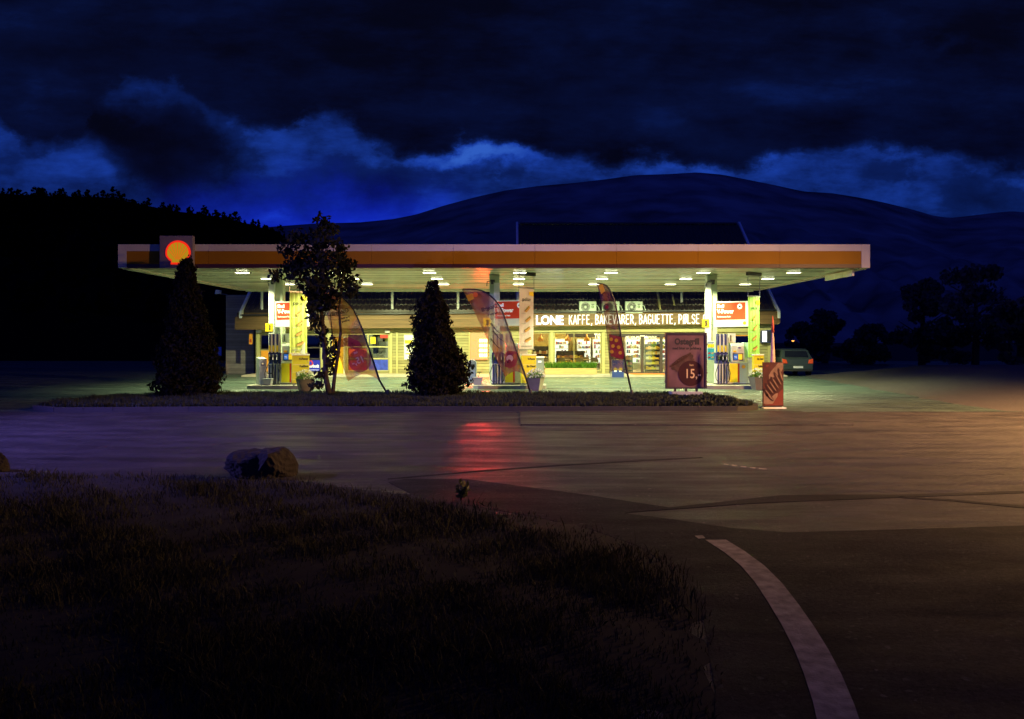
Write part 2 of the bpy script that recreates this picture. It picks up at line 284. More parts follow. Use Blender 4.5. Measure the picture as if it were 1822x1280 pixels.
M('lamp_sodium', (1, .6, .2), em=(1, .36, .06), es=4); M('lamp_cold', (1, 1, 1), em=(.5, .8, 1), es=6); M('galvanised', (.32, .33, .34), .45, .7)
M('blue_sign', (.02, .05, .40), .4, em=(.02, .05, .6), es=.10)

# ------------------------------------------------------------------ mesh helpers
OFF = {}
def newobj(name, me, parent=None):
    o = bpy.data.objects.new(name, me); COL.objects.link(o)
    if parent: o.parent = parent
    return o
def setp(o, label=None, cat=None, group=None, kind=None):
    if label: o['label'] = label
    if cat: o['category'] = cat
    if group: o['group'] = group
    if kind: o['kind'] = kind
    return o
def thing(name, label, cat, loc=(0, 0, 0), group=None):
    o = newobj(name, None); o.location = loc; OFF[o.name] = Vector(loc); o.empty_display_size = .2
    return setp(o, label, cat, group)
class MB:
    def __init__(s): s.v = []; s.f = []; s.fm = []; s.ms = []
    def mi(s, mt):
        if mt not in s.ms: s.ms.append(mt)
        return s.ms.index(mt)
    def add(s, vs, fs, mt):
        b = len(s.v); k = s.mi(mt); s.v += [tuple(p) for p in vs]
        for f in fs: s.f.append([b+i for i in f]); s.fm.append(k)
        return s
    def box(s, x0, x1, y0, y1, z0, z1, mt):
        return s.add([(x0, y0, z0), (x1, y0, z0), (x1, y1, z0), (x0, y1, z0), (x0, y0, z1), (x1, y0, z1), (x1, y1, z1), (x0, y1, z1)],
                     [(0, 3, 2, 1), (4, 5, 6, 7), (0, 1, 5, 4), (1, 2, 6, 5), (2, 3, 7, 6), (3, 0, 4, 7)], mt)
    def hexa(s, vs, mt): return s.add(vs, [(0, 3, 2, 1), (4, 5, 6, 7), (0, 1, 5, 4), (1, 2, 6, 5), (2, 3, 7, 6), (3, 0, 4, 7)], mt)
    def prism(s, poly, y0, y1, mt):          # outline in x,z extruded along y
        n = len(poly); return s.add([(x, y0, z) for x, z in poly]+[(x, y1, z) for x, z in poly], [list(range(n)), list(range(2*n-1, n-1, -1))]+[(i, i+n, (i+1) % n+n, (i+1) % n) for i in range(n)], mt)
    def prismx(s, poly, x0, x1, mt):         # outline in y,z extruded along x
        n = len(poly); return s.add([(x0, y, z) for y, z in poly]+[(x1, y, z) for y, z in poly], [list(range(n)), list(range(2*n-1, n-1, -1))]+[(i, i+n, (i+1) % n+n, (i+1) % n) for i in range(n)], mt)
    def slab(s, poly, z0, z1, mt, side=None):           # outline in x,y
        n = len(poly); s.add([(x, y, z1) for x, y in poly], [list(range(n))], mt)
        s.add([(x, y, z0) for x, y in poly]+[(x, y, z1) for x, y in poly], [(i, (i+1) % n, (i+1) % n+n, i+n) for i in range(n)], side or mt); return s
    def tube(s, pts, r, mt, n=8):
        pts = [Vector(p) for p in pts]; rs = r if isinstance(r, (list, tuple)) else [r]*len(pts); vs = []; fs = []
        for i, p in enumerate(pts):
            t = (pts[min(i+1, len(pts)-1)]-pts[max(i-1, 0)]).normalized(); a = t.cross(Vector((0, 1, 0)))
            if a.length < .2: a = t.cross(Vector((1, 0, 0)))
            a.normalize(); b = t.cross(a)
            for k in range(n): an = 2*math.pi*k/n; vs.append(p+(a*math.cos(an)+b*math.sin(an))*rs[i])
        for i in range(len(pts)-1):
            for k in range(n): fs.append((i*n+k, i*n+(k+1) % n, (i+1)*n+(k+1) % n, (i+1)*n+k))
        fs += [list(range(n-1, -1, -1)), [(len(pts)-1)*n+k for k in range(n)]]
        return s.add(vs, fs, mt)
    def lathe(s, prof, mt, c=(0, 0), n=16):          # profile of (radius, z)
        vs = []; fs = []
        for r, z in prof:
            for k in range(n): a = 2*math.pi*k/n; vs.append((c[0]+r*math.cos(a), c[1]+r*math.sin(a), z))
        for i in range(len(prof)-1):
            for k in range(n): fs.append((i*n+k, i*n+(k+1) % n, (i+1)*n+(k+1) % n, (i+1)*n+k))
        fs += [list(range(n-1, -1, -1)), [(len(prof)-1)*n+k for k in range(n)]]
        return s.add(vs, fs, mt)
    def disc(s, x, z, r, y, mt, n=24, rz=None):
        rz = rz or r; return s.add([(x+r*math.cos(2*math.pi*k/n), y, z+rz*math.sin(2*math.pi*k/n)) for k in range(n)], [list(range(n))], mt)
    def quad(s, x0, x1, z0, z1, y, mt): return s.add([(x0, y, z0), (x1, y, z0), (x1, y, z1), (x0, y, z1)], [(0, 1, 2, 3)], mt)
    def text(s, body, x, z, y, size, mt, xs=1, al='l', flip=False, bold=0, depth=0, rot=0):
        c = bpy.data.curves.new('lettering', 'FONT'); c.body = body; c.size = size/.72; c.offset = bold; c.resolution_u = 3; c.extrude = depth/2
        o = bpy.data.objects.new('lettering', c); me = bpy.data.meshes.new_from_object(o)
        w = max(p.co.x for p in me.vertices)*xs; ox = {'l': 0, 'c': -w/2, 'r': -w}[al]; sg = -1 if flip else 1; ca, sa = math.cos(R(rot)), math.sin(R(rot)); vs = []
        for p in me.vertices:
            a = sg*(p.co.x*xs+ox); b = p.co.y; vs.append((x+a*ca-b*sa, y-p.co.z, z+a*sa+b*ca))
        s.add(vs, [list(p.vertices) for p in me.polygons], mt)
        bpy.data.objects.remove(o); bpy.data.curves.remove(c); bpy.data.meshes.remove(me); return s
    def build(s, name, parent=None, loc=None, smooth=False, bevel=0):
        off = OFF[parent.name] if parent else Vector(loc or (0, 0, 0))
        me = bpy.data.meshes.new(name); me.from_pydata([(p[0]-off.x, p[1]-off.y, p[2]-off.z) for p in s.v], [], s.f)
        for mt in s.ms: me.materials.append(MATS[mt])
        me.polygons.foreach_set('material_index', s.fm)
        if smooth: me.polygons.foreach_set('use_smooth', [True]*len(me.polygons))
        me.update(); o = newobj(name, me, parent)
        if not parent: o.location = off
        OFF[o.name] = off
        if bevel:
            b = o.modifiers.new('edges', 'BEVEL'); b.width = bevel; b.segments = 2; b.limit_method = 'ANGLE'
        return o
def copy_tree(o, parent=None):
    c = o.copy(); COL.objects.link(c)
    if parent: c.parent = parent
    for ch in list(o.children): copy_tree(ch, c)
    return c
def leaves(name, cen, size, mt, parent=None, loc=None, aspect=.5, up=0, kind=None, droop=0):
    """many leaf-sized faces: a pointed quad at each centre, turned at random"""
    off = np.array(OFF[parent.name] if parent else (loc or (0, 0, 0))); cen = np.asarray(cen, float)-off; n = len(cen); size = np.broadcast_to(size, (n,))
    d = rng.normal(size=(n, 3)); d[:, 2] += up-droop; d /= np.linalg.norm(d, axis=1)[:, None]; q = rng.normal(size=(n, 3)); s = np.cross(d, q); s /= np.linalg.norm(s, axis=1)[:, None]
    L = d*size[:, None]; S = s*(size*aspect*.5)[:, None]
    v = np.stack([cen-L*.5, cen+S-L*.05, cen+L*.5, cen-S-L*.05], 1).reshape(-1, 3)
    me = bpy.data.meshes.new(name); me.vertices.add(4*n); me.vertices.foreach_set('co', v.ravel()); me.loops.add(4*n); me.loops.foreach_set('vertex_index', np.arange(4*n)); me.polygons.add(n); me.polygons.foreach_set('loop_start', np.arange(0, 4*n, 4)); me.update(calc_edges=True)
    me.materials.append(MATS[mt]); o = newobj(name, me, parent)
    if not parent: o.location = tuple(off)
    OFF[o.name] = Vector(off)
    if kind: o['kind'] = kind
    return o
def blades(name, bx, by, bz, h, mt, wid=.006, loc=(0, 0, 0), lean=.35, parent=None):
    """upright grass blades, one bent triangle pair each"""
    off = np.array(OFF[parent.name] if parent else loc)
    n = len(bx); a = rng.uniform(0, 2*math.pi, n); ln = rng.normal(0, lean, (n, 2))*h[:, None]; base = np.stack([bx, by, bz], 1)-off; w = np.stack([np.cos(a), np.sin(a), np.zeros(n)], 1)*(wid*(0.7+rng.random(n)*.6))[:, None]
    mid = base+np.stack([ln[:, 0]*.35, ln[:, 1]*.35, h*.6], 1); tip = base+np.stack([ln[:, 0], ln[:, 1], h], 1)
    v = np.stack([base-w, base+w, mid+w*.7, tip, mid-w*.7], 1).reshape(-1, 3)
    me = bpy.data.meshes.new(name); me.vertices.add(5*n); me.vertices.foreach_set('co', v.ravel()); me.loops.add(5*n); me.loops.foreach_set('vertex_index', np.arange(5*n)); me.polygons.add(n); me.polygons.foreach_set('loop_start', np.arange(0, 5*n, 5)); me.update(calc_edges=True)
    me.materials.append(MATS[mt]); o = newobj(name, me, parent)
    if not parent: o.location = tuple(off)
    OFF[o.name] = Vector(off); return o
def emblem(mb, x, z, r, y, red, yellow, step=.006):
    def outline(k):
        p = [(math.cos(R(a))*r*k, math.sin(R(a))*r*k*.97) for a in range(-18, 199, 12)]
        return [(x+a, z+b) for a, b in p+[(-.70*r*k, -.60*r*k), (-.56*r*k, -.66*r*k), (-.58*r*k, -.93*r*k), (.58*r*k, -.93*r*k), (.56*r*k, -.66*r*k), (.70*r*k, -.60*r*k)]]
    mb.prism(outline(1), y-step, y, red); mb.prism(outline(.83), y-2*step, y-step*.9, yellow)
    for a in (22, 45, 68, 90, 112, 135, 158):
        c, s = math.cos(R(a)), math.sin(R(a)); w = .022*r; p0 = (c*.1*r, s*.1*r-.6*r); t = .80*r; p1 = (c*t, s*t-.02*r); d = Vector((p1[0]-p0[0], p1[1]-p0[1])).normalized(); nx, nz = -d.y*w, d.x*w
        mb.add([(x+p0[0]-nx*.4, y-2.4*step, z+p0[1]-nz*.4), (x+p0[0]+nx*.4, y-2.4*step, z+p0[1]+nz*.4), (x+p1[0]+nx, y-2.4*step, z+p1[1]+nz), (x+p1[0]-nx, y-2.4*step, z+p1[1]-nz)], [(0, 1, 2, 3)], red)

# ------------------------------------------------------------------ the ground
def struct(o): o['kind'] = 'structure'; return o
def ground_pt(px, py, z=0): Y = (2-z)*F/(py-605); return ((px-911)/F*Y, Y)
b = MB(); b.add([(-4000, -300, -.06), (4000, -300, -.06), (4000, 5000, -.06), (-4000, 5000, -.06)], [(0, 1, 2, 3)], 'soil'); struct(b.build('ground'))
b = MB(); b.add([(-70, -20, 0), (60, -20, 0), (60, 22.15, 0), (-70, 22.15, 0)], [(0, 1, 2, 3)], 'road_asphalt'); struct(b.build('road'))
b = MB(); b.add([(-70, 22.15, .001), (60, 22.15, .001), (60, 75, .001), (-70, 75, .001)], [(0, 1, 2, 3)], 'forecourt_asphalt'); struct(b.build('forecourt'))
# a fresh strip laid beside the lawn and out across the junction, with the saw cut at its edge
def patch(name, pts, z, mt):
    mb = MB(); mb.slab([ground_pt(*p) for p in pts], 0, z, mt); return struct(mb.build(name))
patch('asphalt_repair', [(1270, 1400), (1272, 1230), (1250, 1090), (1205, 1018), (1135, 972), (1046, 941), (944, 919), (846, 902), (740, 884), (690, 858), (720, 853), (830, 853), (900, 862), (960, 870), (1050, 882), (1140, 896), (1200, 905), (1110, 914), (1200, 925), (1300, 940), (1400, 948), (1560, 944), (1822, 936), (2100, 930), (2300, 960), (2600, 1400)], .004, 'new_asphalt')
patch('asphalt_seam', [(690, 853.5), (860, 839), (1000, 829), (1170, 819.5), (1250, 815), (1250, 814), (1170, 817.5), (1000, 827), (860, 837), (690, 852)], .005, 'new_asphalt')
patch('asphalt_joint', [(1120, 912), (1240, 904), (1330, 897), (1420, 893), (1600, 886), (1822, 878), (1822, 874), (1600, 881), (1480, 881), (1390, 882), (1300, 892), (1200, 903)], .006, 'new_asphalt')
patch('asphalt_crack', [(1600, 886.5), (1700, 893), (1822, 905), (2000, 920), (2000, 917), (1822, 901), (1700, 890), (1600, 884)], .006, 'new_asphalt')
# the footway lip in front of the forecourt entrance
mb = MB(); mb.slab([(.2, 18.6), (7.95, 18.55), (8.0, 22.1), (.2, 22.1)], 0, .030, 'road_asphalt', 'road_asphalt'); struct(mb.build('footway'))
mb = MB()
for px0, px1, py in ((1288, 1296, 826), (1302, 1312, 828), (1318, 1328, 830), (1334, 1344, 832), (1350, 1364, 834)):
    mb.slab([ground_pt(px0, py+1.2), ground_pt(px1, py+2.2), ground_pt(px1, py+.4), ground_pt(px0, py-.6)], 0, .004, 'road_paint')
setp(mb.build('road_dashes', loc=(5, 12, 0)), kind='structure')
# curved edge line
Lft = [(1255, 962), (1290, 985), (1318, 1008), (1342, 1036), (1366, 1072), (1390, 1112), (1412, 1155), (1430, 1200), (1446, 1250), (1462, 1320), (1470, 1420)]
Rgt = [(1292, 962), (1326, 983), (1360, 1008), (1392, 1040), (1420, 1076), (1448, 1116), (1474, 1158), (1498, 1204), (1520, 1256), (1545, 1330), (1565, 1420)]
mb = MB(); a = [ground_pt(*p) for p in Lft]; c = [ground_pt(*p) for p in Rgt]
mb.add([(*p, .008) for p in a]+[(*p, .008) for p in c], [(i, i+1, i+1+len(a), i+len(a)) for i in range(len(a)-1)], 'road_paint')
q = [ground_pt(*p) for p in ((1236, 955), (1250, 954), (1255, 959), (1243, 960))]; mb.add([(*p, .008) for p in q], [(0, 1, 2, 3)], 'road_paint'); struct(mb.build('road_marking'))

# ------------------------------------------------------------------ the lawn in front
edge_px = [(-600, 834), (0, 840), (160, 843), (300, 845), (420, 851), (540, 855), (640, 868), (740, 880), (850, 897), (950, 914), (1050, 935), (1140, 966), (1215, 1010), (1258, 1070), (1278, 1140), (1288, 1230), (1292, 1330), (1290, 1500)]
edge = [ground_pt(*p) for p in edge_px]
lawn_poly = np.array(edge+[(1.0, -3), (-40, -3), (-40, 12.6)])
def inside(px, py, poly):
    r = np.zeros(px.shape, bool); j = len(poly)-1
    for i in range(len(poly)):
        xi, yi = poly[i]; xj, yj = poly[j]
        r ^= ((yi > py) != (yj > py)) & (px < (xj-xi)*(py-yi)/(yj-yi+1e-12)+xi); j = i
    return r
def edge_dist(px, py, poly, closed=True):
    d = np.full(px.shape, 1e9)
    for i in range(len(poly) if closed else len(poly)-1):
        a = np.array(poly[i]); c = np.array(poly[(i+1) % len(poly)]); ab = c-a; t = np.clip(((px-a[0])*ab[0]+(py-a[1])*ab[1])/(ab@ab+1e-9), 0, 1)
        d = np.minimum(d, np.hypot(px-a[0]-t*ab[0], py-a[1]-t*ab[1]))
    return d
def wob(x, y, s, k=0): return np.sin(x*s+1.3+k)*np.cos(y*s*1.17+.7+k*2)+.5*np.sin(x*s*2.3+y*s*1.7+k)+.3*np.cos(y*s*4.1-x*s*3.3)
def lawn_h(x, y):
    d = edge_dist(x, y, edge, False); return .035*np.clip(d/1.6, 0, 1)+.03*np.clip(d/4, 0, 1)+.018*wob(x, y, 1.9)*np.clip(d/.6, 0, 1)
gxs = np.linspace(-18, 2, 140); gys = np.linspace(2.2, 13, 90); X, Y = np.meshgrid(gxs, gys); ins = inside(X, Y, lawn_poly); Z = np.where(ins, lawn_h(X, Y), -.03)
vs = np.stack([X, Y, Z], -1).reshape(-1, 3); fs = []; nx = len(gxs)
for j in range(len(gys)-1):
    for i in range(nx-1):
        if ins[j, i] or ins[j, i+1] or ins[j+1, i] or ins[j+1, i+1]: fs.append((j*nx+i, j*nx+i+1, (j+1)*nx+i+1, (j+1)*nx+i))
mb = MB(); mb.add(vs.tolist(), fs, 'turf'); struct(mb.build('lawn', smooth=True))
n = 190000; yy = 3.2+9.4*rng.random(n)**1.25; xx = rng.uniform(-1, 1, n)*(yy*.72)-.5; k = inside(xx, yy, lawn_poly); xx, yy = xx[k], yy[k]
patchy = wob(xx, yy, 1.4, 2)+wob(xx, yy, 4.3, 5)*.6; de_ = edge_dist(xx, yy, edge, False); k = rng.random(len(xx)) < np.clip(.55+.35*patchy, .12, 1)*np.clip(.12+de_/(.55+.3*patchy.clip(-1, 1)), 0, 1); xx, yy, patchy = xx[k], yy[k], patchy[k]
hh = (.045+.05*rng.random(len(xx)))*np.clip(1+.35*patchy, .5, 1.7); tall = rng.random(len(xx)) < .004; hh[tall] *= 2.6
setp(blades('grass', xx, yy, lawn_h(xx, yy)-.01, hh, 'grass_blade', .0045), 'short dark grass covering the foreground lawn', 'grass', kind='stuff')
def stone(name, label, c, sz, seed, flat=()):
    r2 = np.random.default_rng(seed); me = bpy.data.meshes.new(name); import bmesh
    bm = bmesh.new(); bmesh.ops.create_icosphere(bm, subdivisions=4, radius=1)
    pl = [(Vector(r2.normal(size=3)).normalized(), .62+.25*r2.random()) for _ in range(13)]+[(Vector(a).normalized(), k) for a, k in flat]
    for p in bm.verts:
        d = p.co.normalized(); k = 1.0
        for nn, q in pl:
            t = d.dot(nn)
            if t > .05: k = min(k, q/t)
        k *= 1+.03*math.sin(d.x*9+seed)*math.cos(d.y*7-d.z*8)+.025*math.sin(d.z*23+d.x*17)+.02*math.sin(d.x*41+d.y*37)*math.cos(d.z*33)
        p.co = Vector((d.x*sz[0]*k, d.y*sz[1]*k, d.z*sz[2]*k))
    bm.to_mesh(me); bm.free(); me.materials.append(MATS['rock']); o = newobj(name, me); o.location = c; OFF[o.name] = Vector(c); setp(o, label, 'rock', 'rocks along the lawn edge'); return o
x, y = ground_pt(462, 852)
# big boulder: two humps, grown as one mesh
import bmesh
def boulder():
    o1 = stone('boulder', 'large pale boulder with two humps at the far edge of the lawn', (x+.08, y+.2, .14), (.42, .34, .38), 4, [((1, -.5, .15), .66), ((0, 0, 1), .80)])
    o2 = stone('boulder', '', (x-.20, y+.20, .12), (.46, .34, .30), 9, [((0, -.2, 1), .78), ((-1, -.2, .25), .80)])
    bm = bmesh.new(); bm.from_mesh(o1.data); n0 = len(bm.verts); bm.from_mesh(o2.data); bm.verts.ensure_lookup_table()
    for p in bm.verts[n0:]: p.co += o2.location-o1.location
    bm.to_mesh(o1.data); bm.free(); bpy.data.objects.remove(o2)
boulder()
xx0, yy0 = ground_pt(2, 838); stone('boulder', 'small dark rock cut off by the frame, at the far edge of the lawn', (xx0-.02, yy0, .10), (.16, .16, .20), 15)
def weed(px, py, s, label, seed):
    X0, Y0 = ground_pt(px, py); r2 = np.random.default_rng(seed); t = thing('weed_plant', label, 'plant', (X0, Y0, .02)); st = MB(); cen = []
    for k in range(7):
        a = r2.uniform(0, 6.3); l = s*r2.uniform(.5, 1.0); tip = (X0+math.cos(a)*l*.45, Y0+math.sin(a)*l*.3, .02+l); st.tube([(X0, Y0, .02), ((X0+tip[0])/2, (Y0+tip[1])/2, .02+l*.6), tip], [.006, .004, .002], 'grass_blade', 5)
        for q in range(12): f = r2.uniform(.25, 1); cen.append((X0+(tip[0]-X0)*f+r2.normal()*.015, Y0+(tip[1]-Y0)*f+r2.normal()*.015, .02+l*f))
    st.build('stem', t); leaves('foliage', cen, rng.uniform(.05, .10, len(cen)), 'plant_dim', t, aspect=.55)
M('plant_dim', (.10, .11, .02), .6, var=.4, scale=8, trans=.3)
weed(820, 894, .26, 'leafy weed standing up at the rounded edge of the lawn', 3)

# ------------------------------------------------------------------ planted island between road and forecourt
isl = [(-13.6, 22.6), (-12.6, 21.9), (-11, 21.95), (-9, 22.15), (-4, 22.2), (2, 22.25), (6.3, 22.3), (7.0, 22.7), (7.2, 23.4), (7.05, 25.5), (6.7, 27.2), (6.2, 27.6), (0, 27.7), (-6, 27.8), (-11.5, 27.9), (-13.2, 26.5), (-13.9, 24.2)]
mb = MB(); mb.slab(isl, -.02, .12, 'soil', 'kerb_stone'); struct(mb.build('planted_island'))
IP = np.array(isl)
mb = MB()
for i in range(len(isl)):
    a = Vector((*isl[i], 0)); c = Vector((*isl[(i+1) % len(isl)], 0)); L_ = (c-a).length; ns_ = max(1, round(L_/1.0)); d = (c-a)/L_; nrm = Vector((d.y, -d.x, 0))
    for k in range(ns_):
        p = a+d*(L_*k/ns_+.008); q = a+d*(L_*(k+1)/ns_-.008); o1, o2 = nrm*.002, nrm*-.14
        mb.hexa([tuple(p+o1), tuple(q+o1), tuple(q+o2), tuple(p+o2)]+[tuple(p_+Vector((0, 0, .135))) for p_ in (p+o1*6, q+o1*6, q+o2, p+o2)], 'kerb_stone')
struct(mb.build('kerb'))
n = 70000; xx = rng.uniform(-14, 7.3, n); yy = rng.uniform(21.9, 28, n); k = inside(xx, yy, IP) & (edge_dist(xx, yy, IP) > .14); xx, yy = xx[k], yy[k]; w_ = wob(xx, yy, 2.2)
setp(blades('verge_grass', xx, yy, np.full(len(xx), .12), (.07+.08*rng.random(len(xx)))*np.clip(1+.3*w_, .6, 1.6), 'verge_leaf', .012), 'rough grass on the planted island beside the road', 'grass', kind='stuff')
n = 15000; xx = rng.uniform(1.5, 7.0, n); yy = rng.uniform(22.5, 25.2, n); hgt = .65*(.20+.08*wob(xx, yy, 2.6)+.05*wob(xx, yy, 7, 1))*np.clip((xx-1.5)/4, .25, 1)*np.clip((7.0-xx)/.6, .2, 1); k = inside(xx, yy, IP) & (hgt > .05); xx, yy, hgt = xx[k], yy[k], hgt[k]
setp(leaves('ground_cover', np.stack([xx, yy, .12+hgt*rng.random(len(xx))**.6], 1), rng.uniform(.06, .13, len(xx)), 'verge_leaf', aspect=.5, up=.6), 'low evergreen ground cover along the kerb of the island', 'ground cover', kind='stuff')

# ------------------------------------------------------------------ far ground: gravel bank, forested hill, mountain
mb = MB(); gx_ = np.linspace(12, 40, 50); gy_ = np.linspace(21.6, 44, 40); vs = []
for yv in gy_:
    for xv in gx_:
        hb = .62*max(0, min(1, (xv-13.6-.12*(yv-24))/7))*max(0, min(1, (yv-21.6)/3.0)); vs.append((xv, yv, hb+(.02*math.sin(xv*3.1+yv*2.3) if hb > .02 else -.02)))
mb.add(vs, [(j*50+i, j*50+i+1, (j+1)*50+i+1, (j+1)*50+i) for j in range(39) for i in range(49)], 'gravel'); struct(mb.build('gravel_bank', smooth=True))
def ridge(name, prof, Yc, Yf, mt, rough, back=1.25, seed=0, nx=260, ny=40):
    """a hill whose crest stands at distance Yc with the crest heights in prof (photo bearing and height), its foot at Yf"""
    xs = np.array([gx(p, Yc) for p, _ in prof]); zs = np.array([gz(q, Yc) for _, q in prof]); X1 = np.linspace(xs[0], xs[-1], nx); crest = np.interp(X1, xs, zs); r2 = np.random.default_rng(seed); ph = r2.uniform(0, 6, 8); vs = []
    for j in range(ny+14):
        t = j/ny
        for i in range(nx):
            if t <= 1: yv = Yf+(Yc-Yf)*t; s = math.sin(t*math.pi/2)**.9
            else: yv = Yc+(Yc*back-Yc)*(t-1)*2; s = 1-(t-1)*1.2
            xs_ = X1[i]*yv/Yc if t <= 1 else X1[i]; nz = rough*crest[i]*(math.sin(X1[i]/Yc*31+ph[0]+t*5)*math.cos(t*9+ph[1]+X1[i]/Yc*13)+.5*math.sin(X1[i]/Yc*77+ph[2]+t*21)+.3*math.cos(X1[i]/Yc*160+ph[3]-t*37))*math.sin(min(t, 1)*math.pi)*max(0, 1-t)**1.2*1.6
            g = t**.75 if t <= 1 else 1; vs.append((xs_, yv, max(-1, (2+(crest[i]-2)*yv/Yc)*g+nz if t <= 1 else crest[i]*s)))
    mb = MB(); mb.add(vs, [(j*nx+i, j*nx+i+1, (j+1)*nx+i+1, (j+1)*nx+i) for j in range(ny+13) for i in range(nx-1)], mt); return struct(mb.build(name, smooth=True)), X1, crest
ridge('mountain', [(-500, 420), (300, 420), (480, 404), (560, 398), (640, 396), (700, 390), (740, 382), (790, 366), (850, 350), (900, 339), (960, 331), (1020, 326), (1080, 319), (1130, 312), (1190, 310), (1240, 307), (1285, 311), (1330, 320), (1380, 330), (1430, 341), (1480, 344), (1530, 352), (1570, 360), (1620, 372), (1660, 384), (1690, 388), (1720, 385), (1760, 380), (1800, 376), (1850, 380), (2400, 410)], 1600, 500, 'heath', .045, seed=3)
hill_prof = [(-700, 280), (-300, 318), (0, 344), (40, 347), (110, 350), (150, 350), (200, 352), (260, 366), (310, 376), (355, 381), (400, 390), (450, 400), (480, 412), (540, 432), (640, 470), (780, 540), (880, 600)]
_, HX, HC = ridge('hill', hill_prof, 190, 78, 'dark_wood', .02, 1.3, 5, 180, 30)
# the wood on the hill: crowns of many sizes, one mass
mb_c = []; szs = []
for k in range(2300):
    t = rng.random()**.4; i = rng.integers(0, 180); yv = 80+(190-80)*t; xv = HX[i]*yv/190+rng.normal()*.6; zv = (2+(HC[i]-2)*yv/190)*((yv-78)/112)**.75; hgt = rng.uniform(1.6, 4.2)*(.75 if t > .9 else 1); wd = hgt*rng.uniform(.25, .42); nl = 46
    u_ = rng.random(nl); ang = rng.uniform(0, 6.28, nl); rad = wd*np.sqrt(rng.random(nl))*np.where(rng.random() < .5, (1-u_)**.8+.1, np.sin(np.pi*np.clip(u_*.9+.08, 0, 1))**.7)
    mb_c.append(np.stack([xv+rad*np.cos(ang), yv+rad*np.sin(ang), zv-.5+hgt*u_], 1)); szs.append(np.full(nl, hgt*.24))
setp(leaves('forest', np.concatenate(mb_c), np.concatenate(szs), 'forest_leaf', aspect=.9), 'dark wood covering the hillside beyond the forecourt', 'forest', kind='stuff')

# ------------------------------------------------------------------ canopy
YF = 30.5; XL, XR = gx(210, YF), gx(1548, YF); ZT, ZW, ZY, ZB = gz(435, YF), gz(447, YF), gz(470, YF), gz(476.8, YF); YB = 44.2; ZS = 4.79
cn = thing('canopy', 'wide flat forecourt canopy with orange and white fascia on three pillars', 'canopy', (0, 34, 0))
mb = MB(); xl, xr = gx(225, YF), gx(1533, YF)
mb.box(XL, xl, YF, YF+.35, ZB, ZT, 'fascia_white'); mb.box(xr, XR, YF, YF+.35, ZB, ZT, 'fascia_white')
nseg = 9
for k in range(nseg):
    a, c = xl+(xr-xl)*k/nseg+.004, xl+(xr-xl)*(k+1)/nseg-.004
    mb.box(a, c, YF, YF+.35, ZW, ZT, 'fascia_white'); mb.box(a, c, YF+.012, YF+.35, ZY, ZW-.002, 'fascia_yellow'); mb.box(a, c, YF+.02, YF+.35, ZB, ZY-.002, 'fascia_red')
mb.build('fascia', cn)
for s, x in ((1, XL), (-1, XR)):
    mb = MB(); x2 = x+s*.3; x0_, x1_ = min(x, x2), max(x, x2)
    mb.box(x0_, x1_, YF+.352, YB, ZB-.03, ZB+.12, 'fascia_white'); mb.box(x0_, x1_, YF+.352, YB, ZB+.122, ZW, 'fascia_yellow'); mb.box(x0_, x1_, YF+.352, YB, ZW+.002, ZT, 'fascia_white'); mb.build('fascia', cn)
mb = MB(); mb.box(XL+.31, XR-.31, YF+.36, YB-.02, ZS, ZS+.1, 'soffit_panel'); mb.box(XL+.31, XR-.31, YB-.018, YB+.1, ZS-.12, ZS+.5, 'soffit_panel'); mb.build('soffit', cn)
mb = MB(); mb.box(XL+.31, XR-.31, YF+.36, YB-.02, ZS+.12, ZT-.08, 'dark_metal'); mb.build('roof_deck', cn)
mb = MB(); mb.box(13.28, 13.36, 31.1, 33.8, 4.50, ZB-.032, 'soffit_panel'); mb.build('end_panel', cn)
mb = MB(); mb.box(gx(288, YF), gx(347, YF), YF-.22, YF-.002, gz(478.5, YF), gz(421, YF), 'emblem_panel'); bx_ = mb.build('emblem_box', cn, bevel=.02)
mb = MB(); emblem(mb, gx(317, YF-.22), gz(450, YF-.22), .48, YF-.223, 'emblem_red', 'emblem_yellow', .02); mb.build('lit_emblem', bx_)
PX = [(-10.0, -1), (-.75, 1), (8.55, -1)]
for x, s in PX:
    mb = MB(); mb.box(x-.21, x+.21, 34.0, 34.42, .0, ZS-.002, 'pillar_green'); pl = mb.build('pillar', cn, bevel=.01)
    mb = MB(); mb.box(x+s*.21-.12 if s < 0 else x-.02, x+s*.21+.12 if s < 0 else x+.23, 33.80, 33.997, 1.4, 4.42, 'pillar_white'); mb.build('cladding', pl, bevel=.01)
    mb = MB(); zc = 4.50; mb.box(x-.16, x+.02, 33.62, 33.996, zc-.04, zc+.04, 'dark_metal'); mb.box(x-.13, x-.03, 33.45, 33.63, zc-.16, zc+.02, 'dark_metal'); mb.tube([(x-.08, 33.5, zc), (x-.3, 33.6, zc-.05), (x-.32, 33.8, zc-.2)], .02, 'dark_metal'); mb.build('camera_bracket', pl)
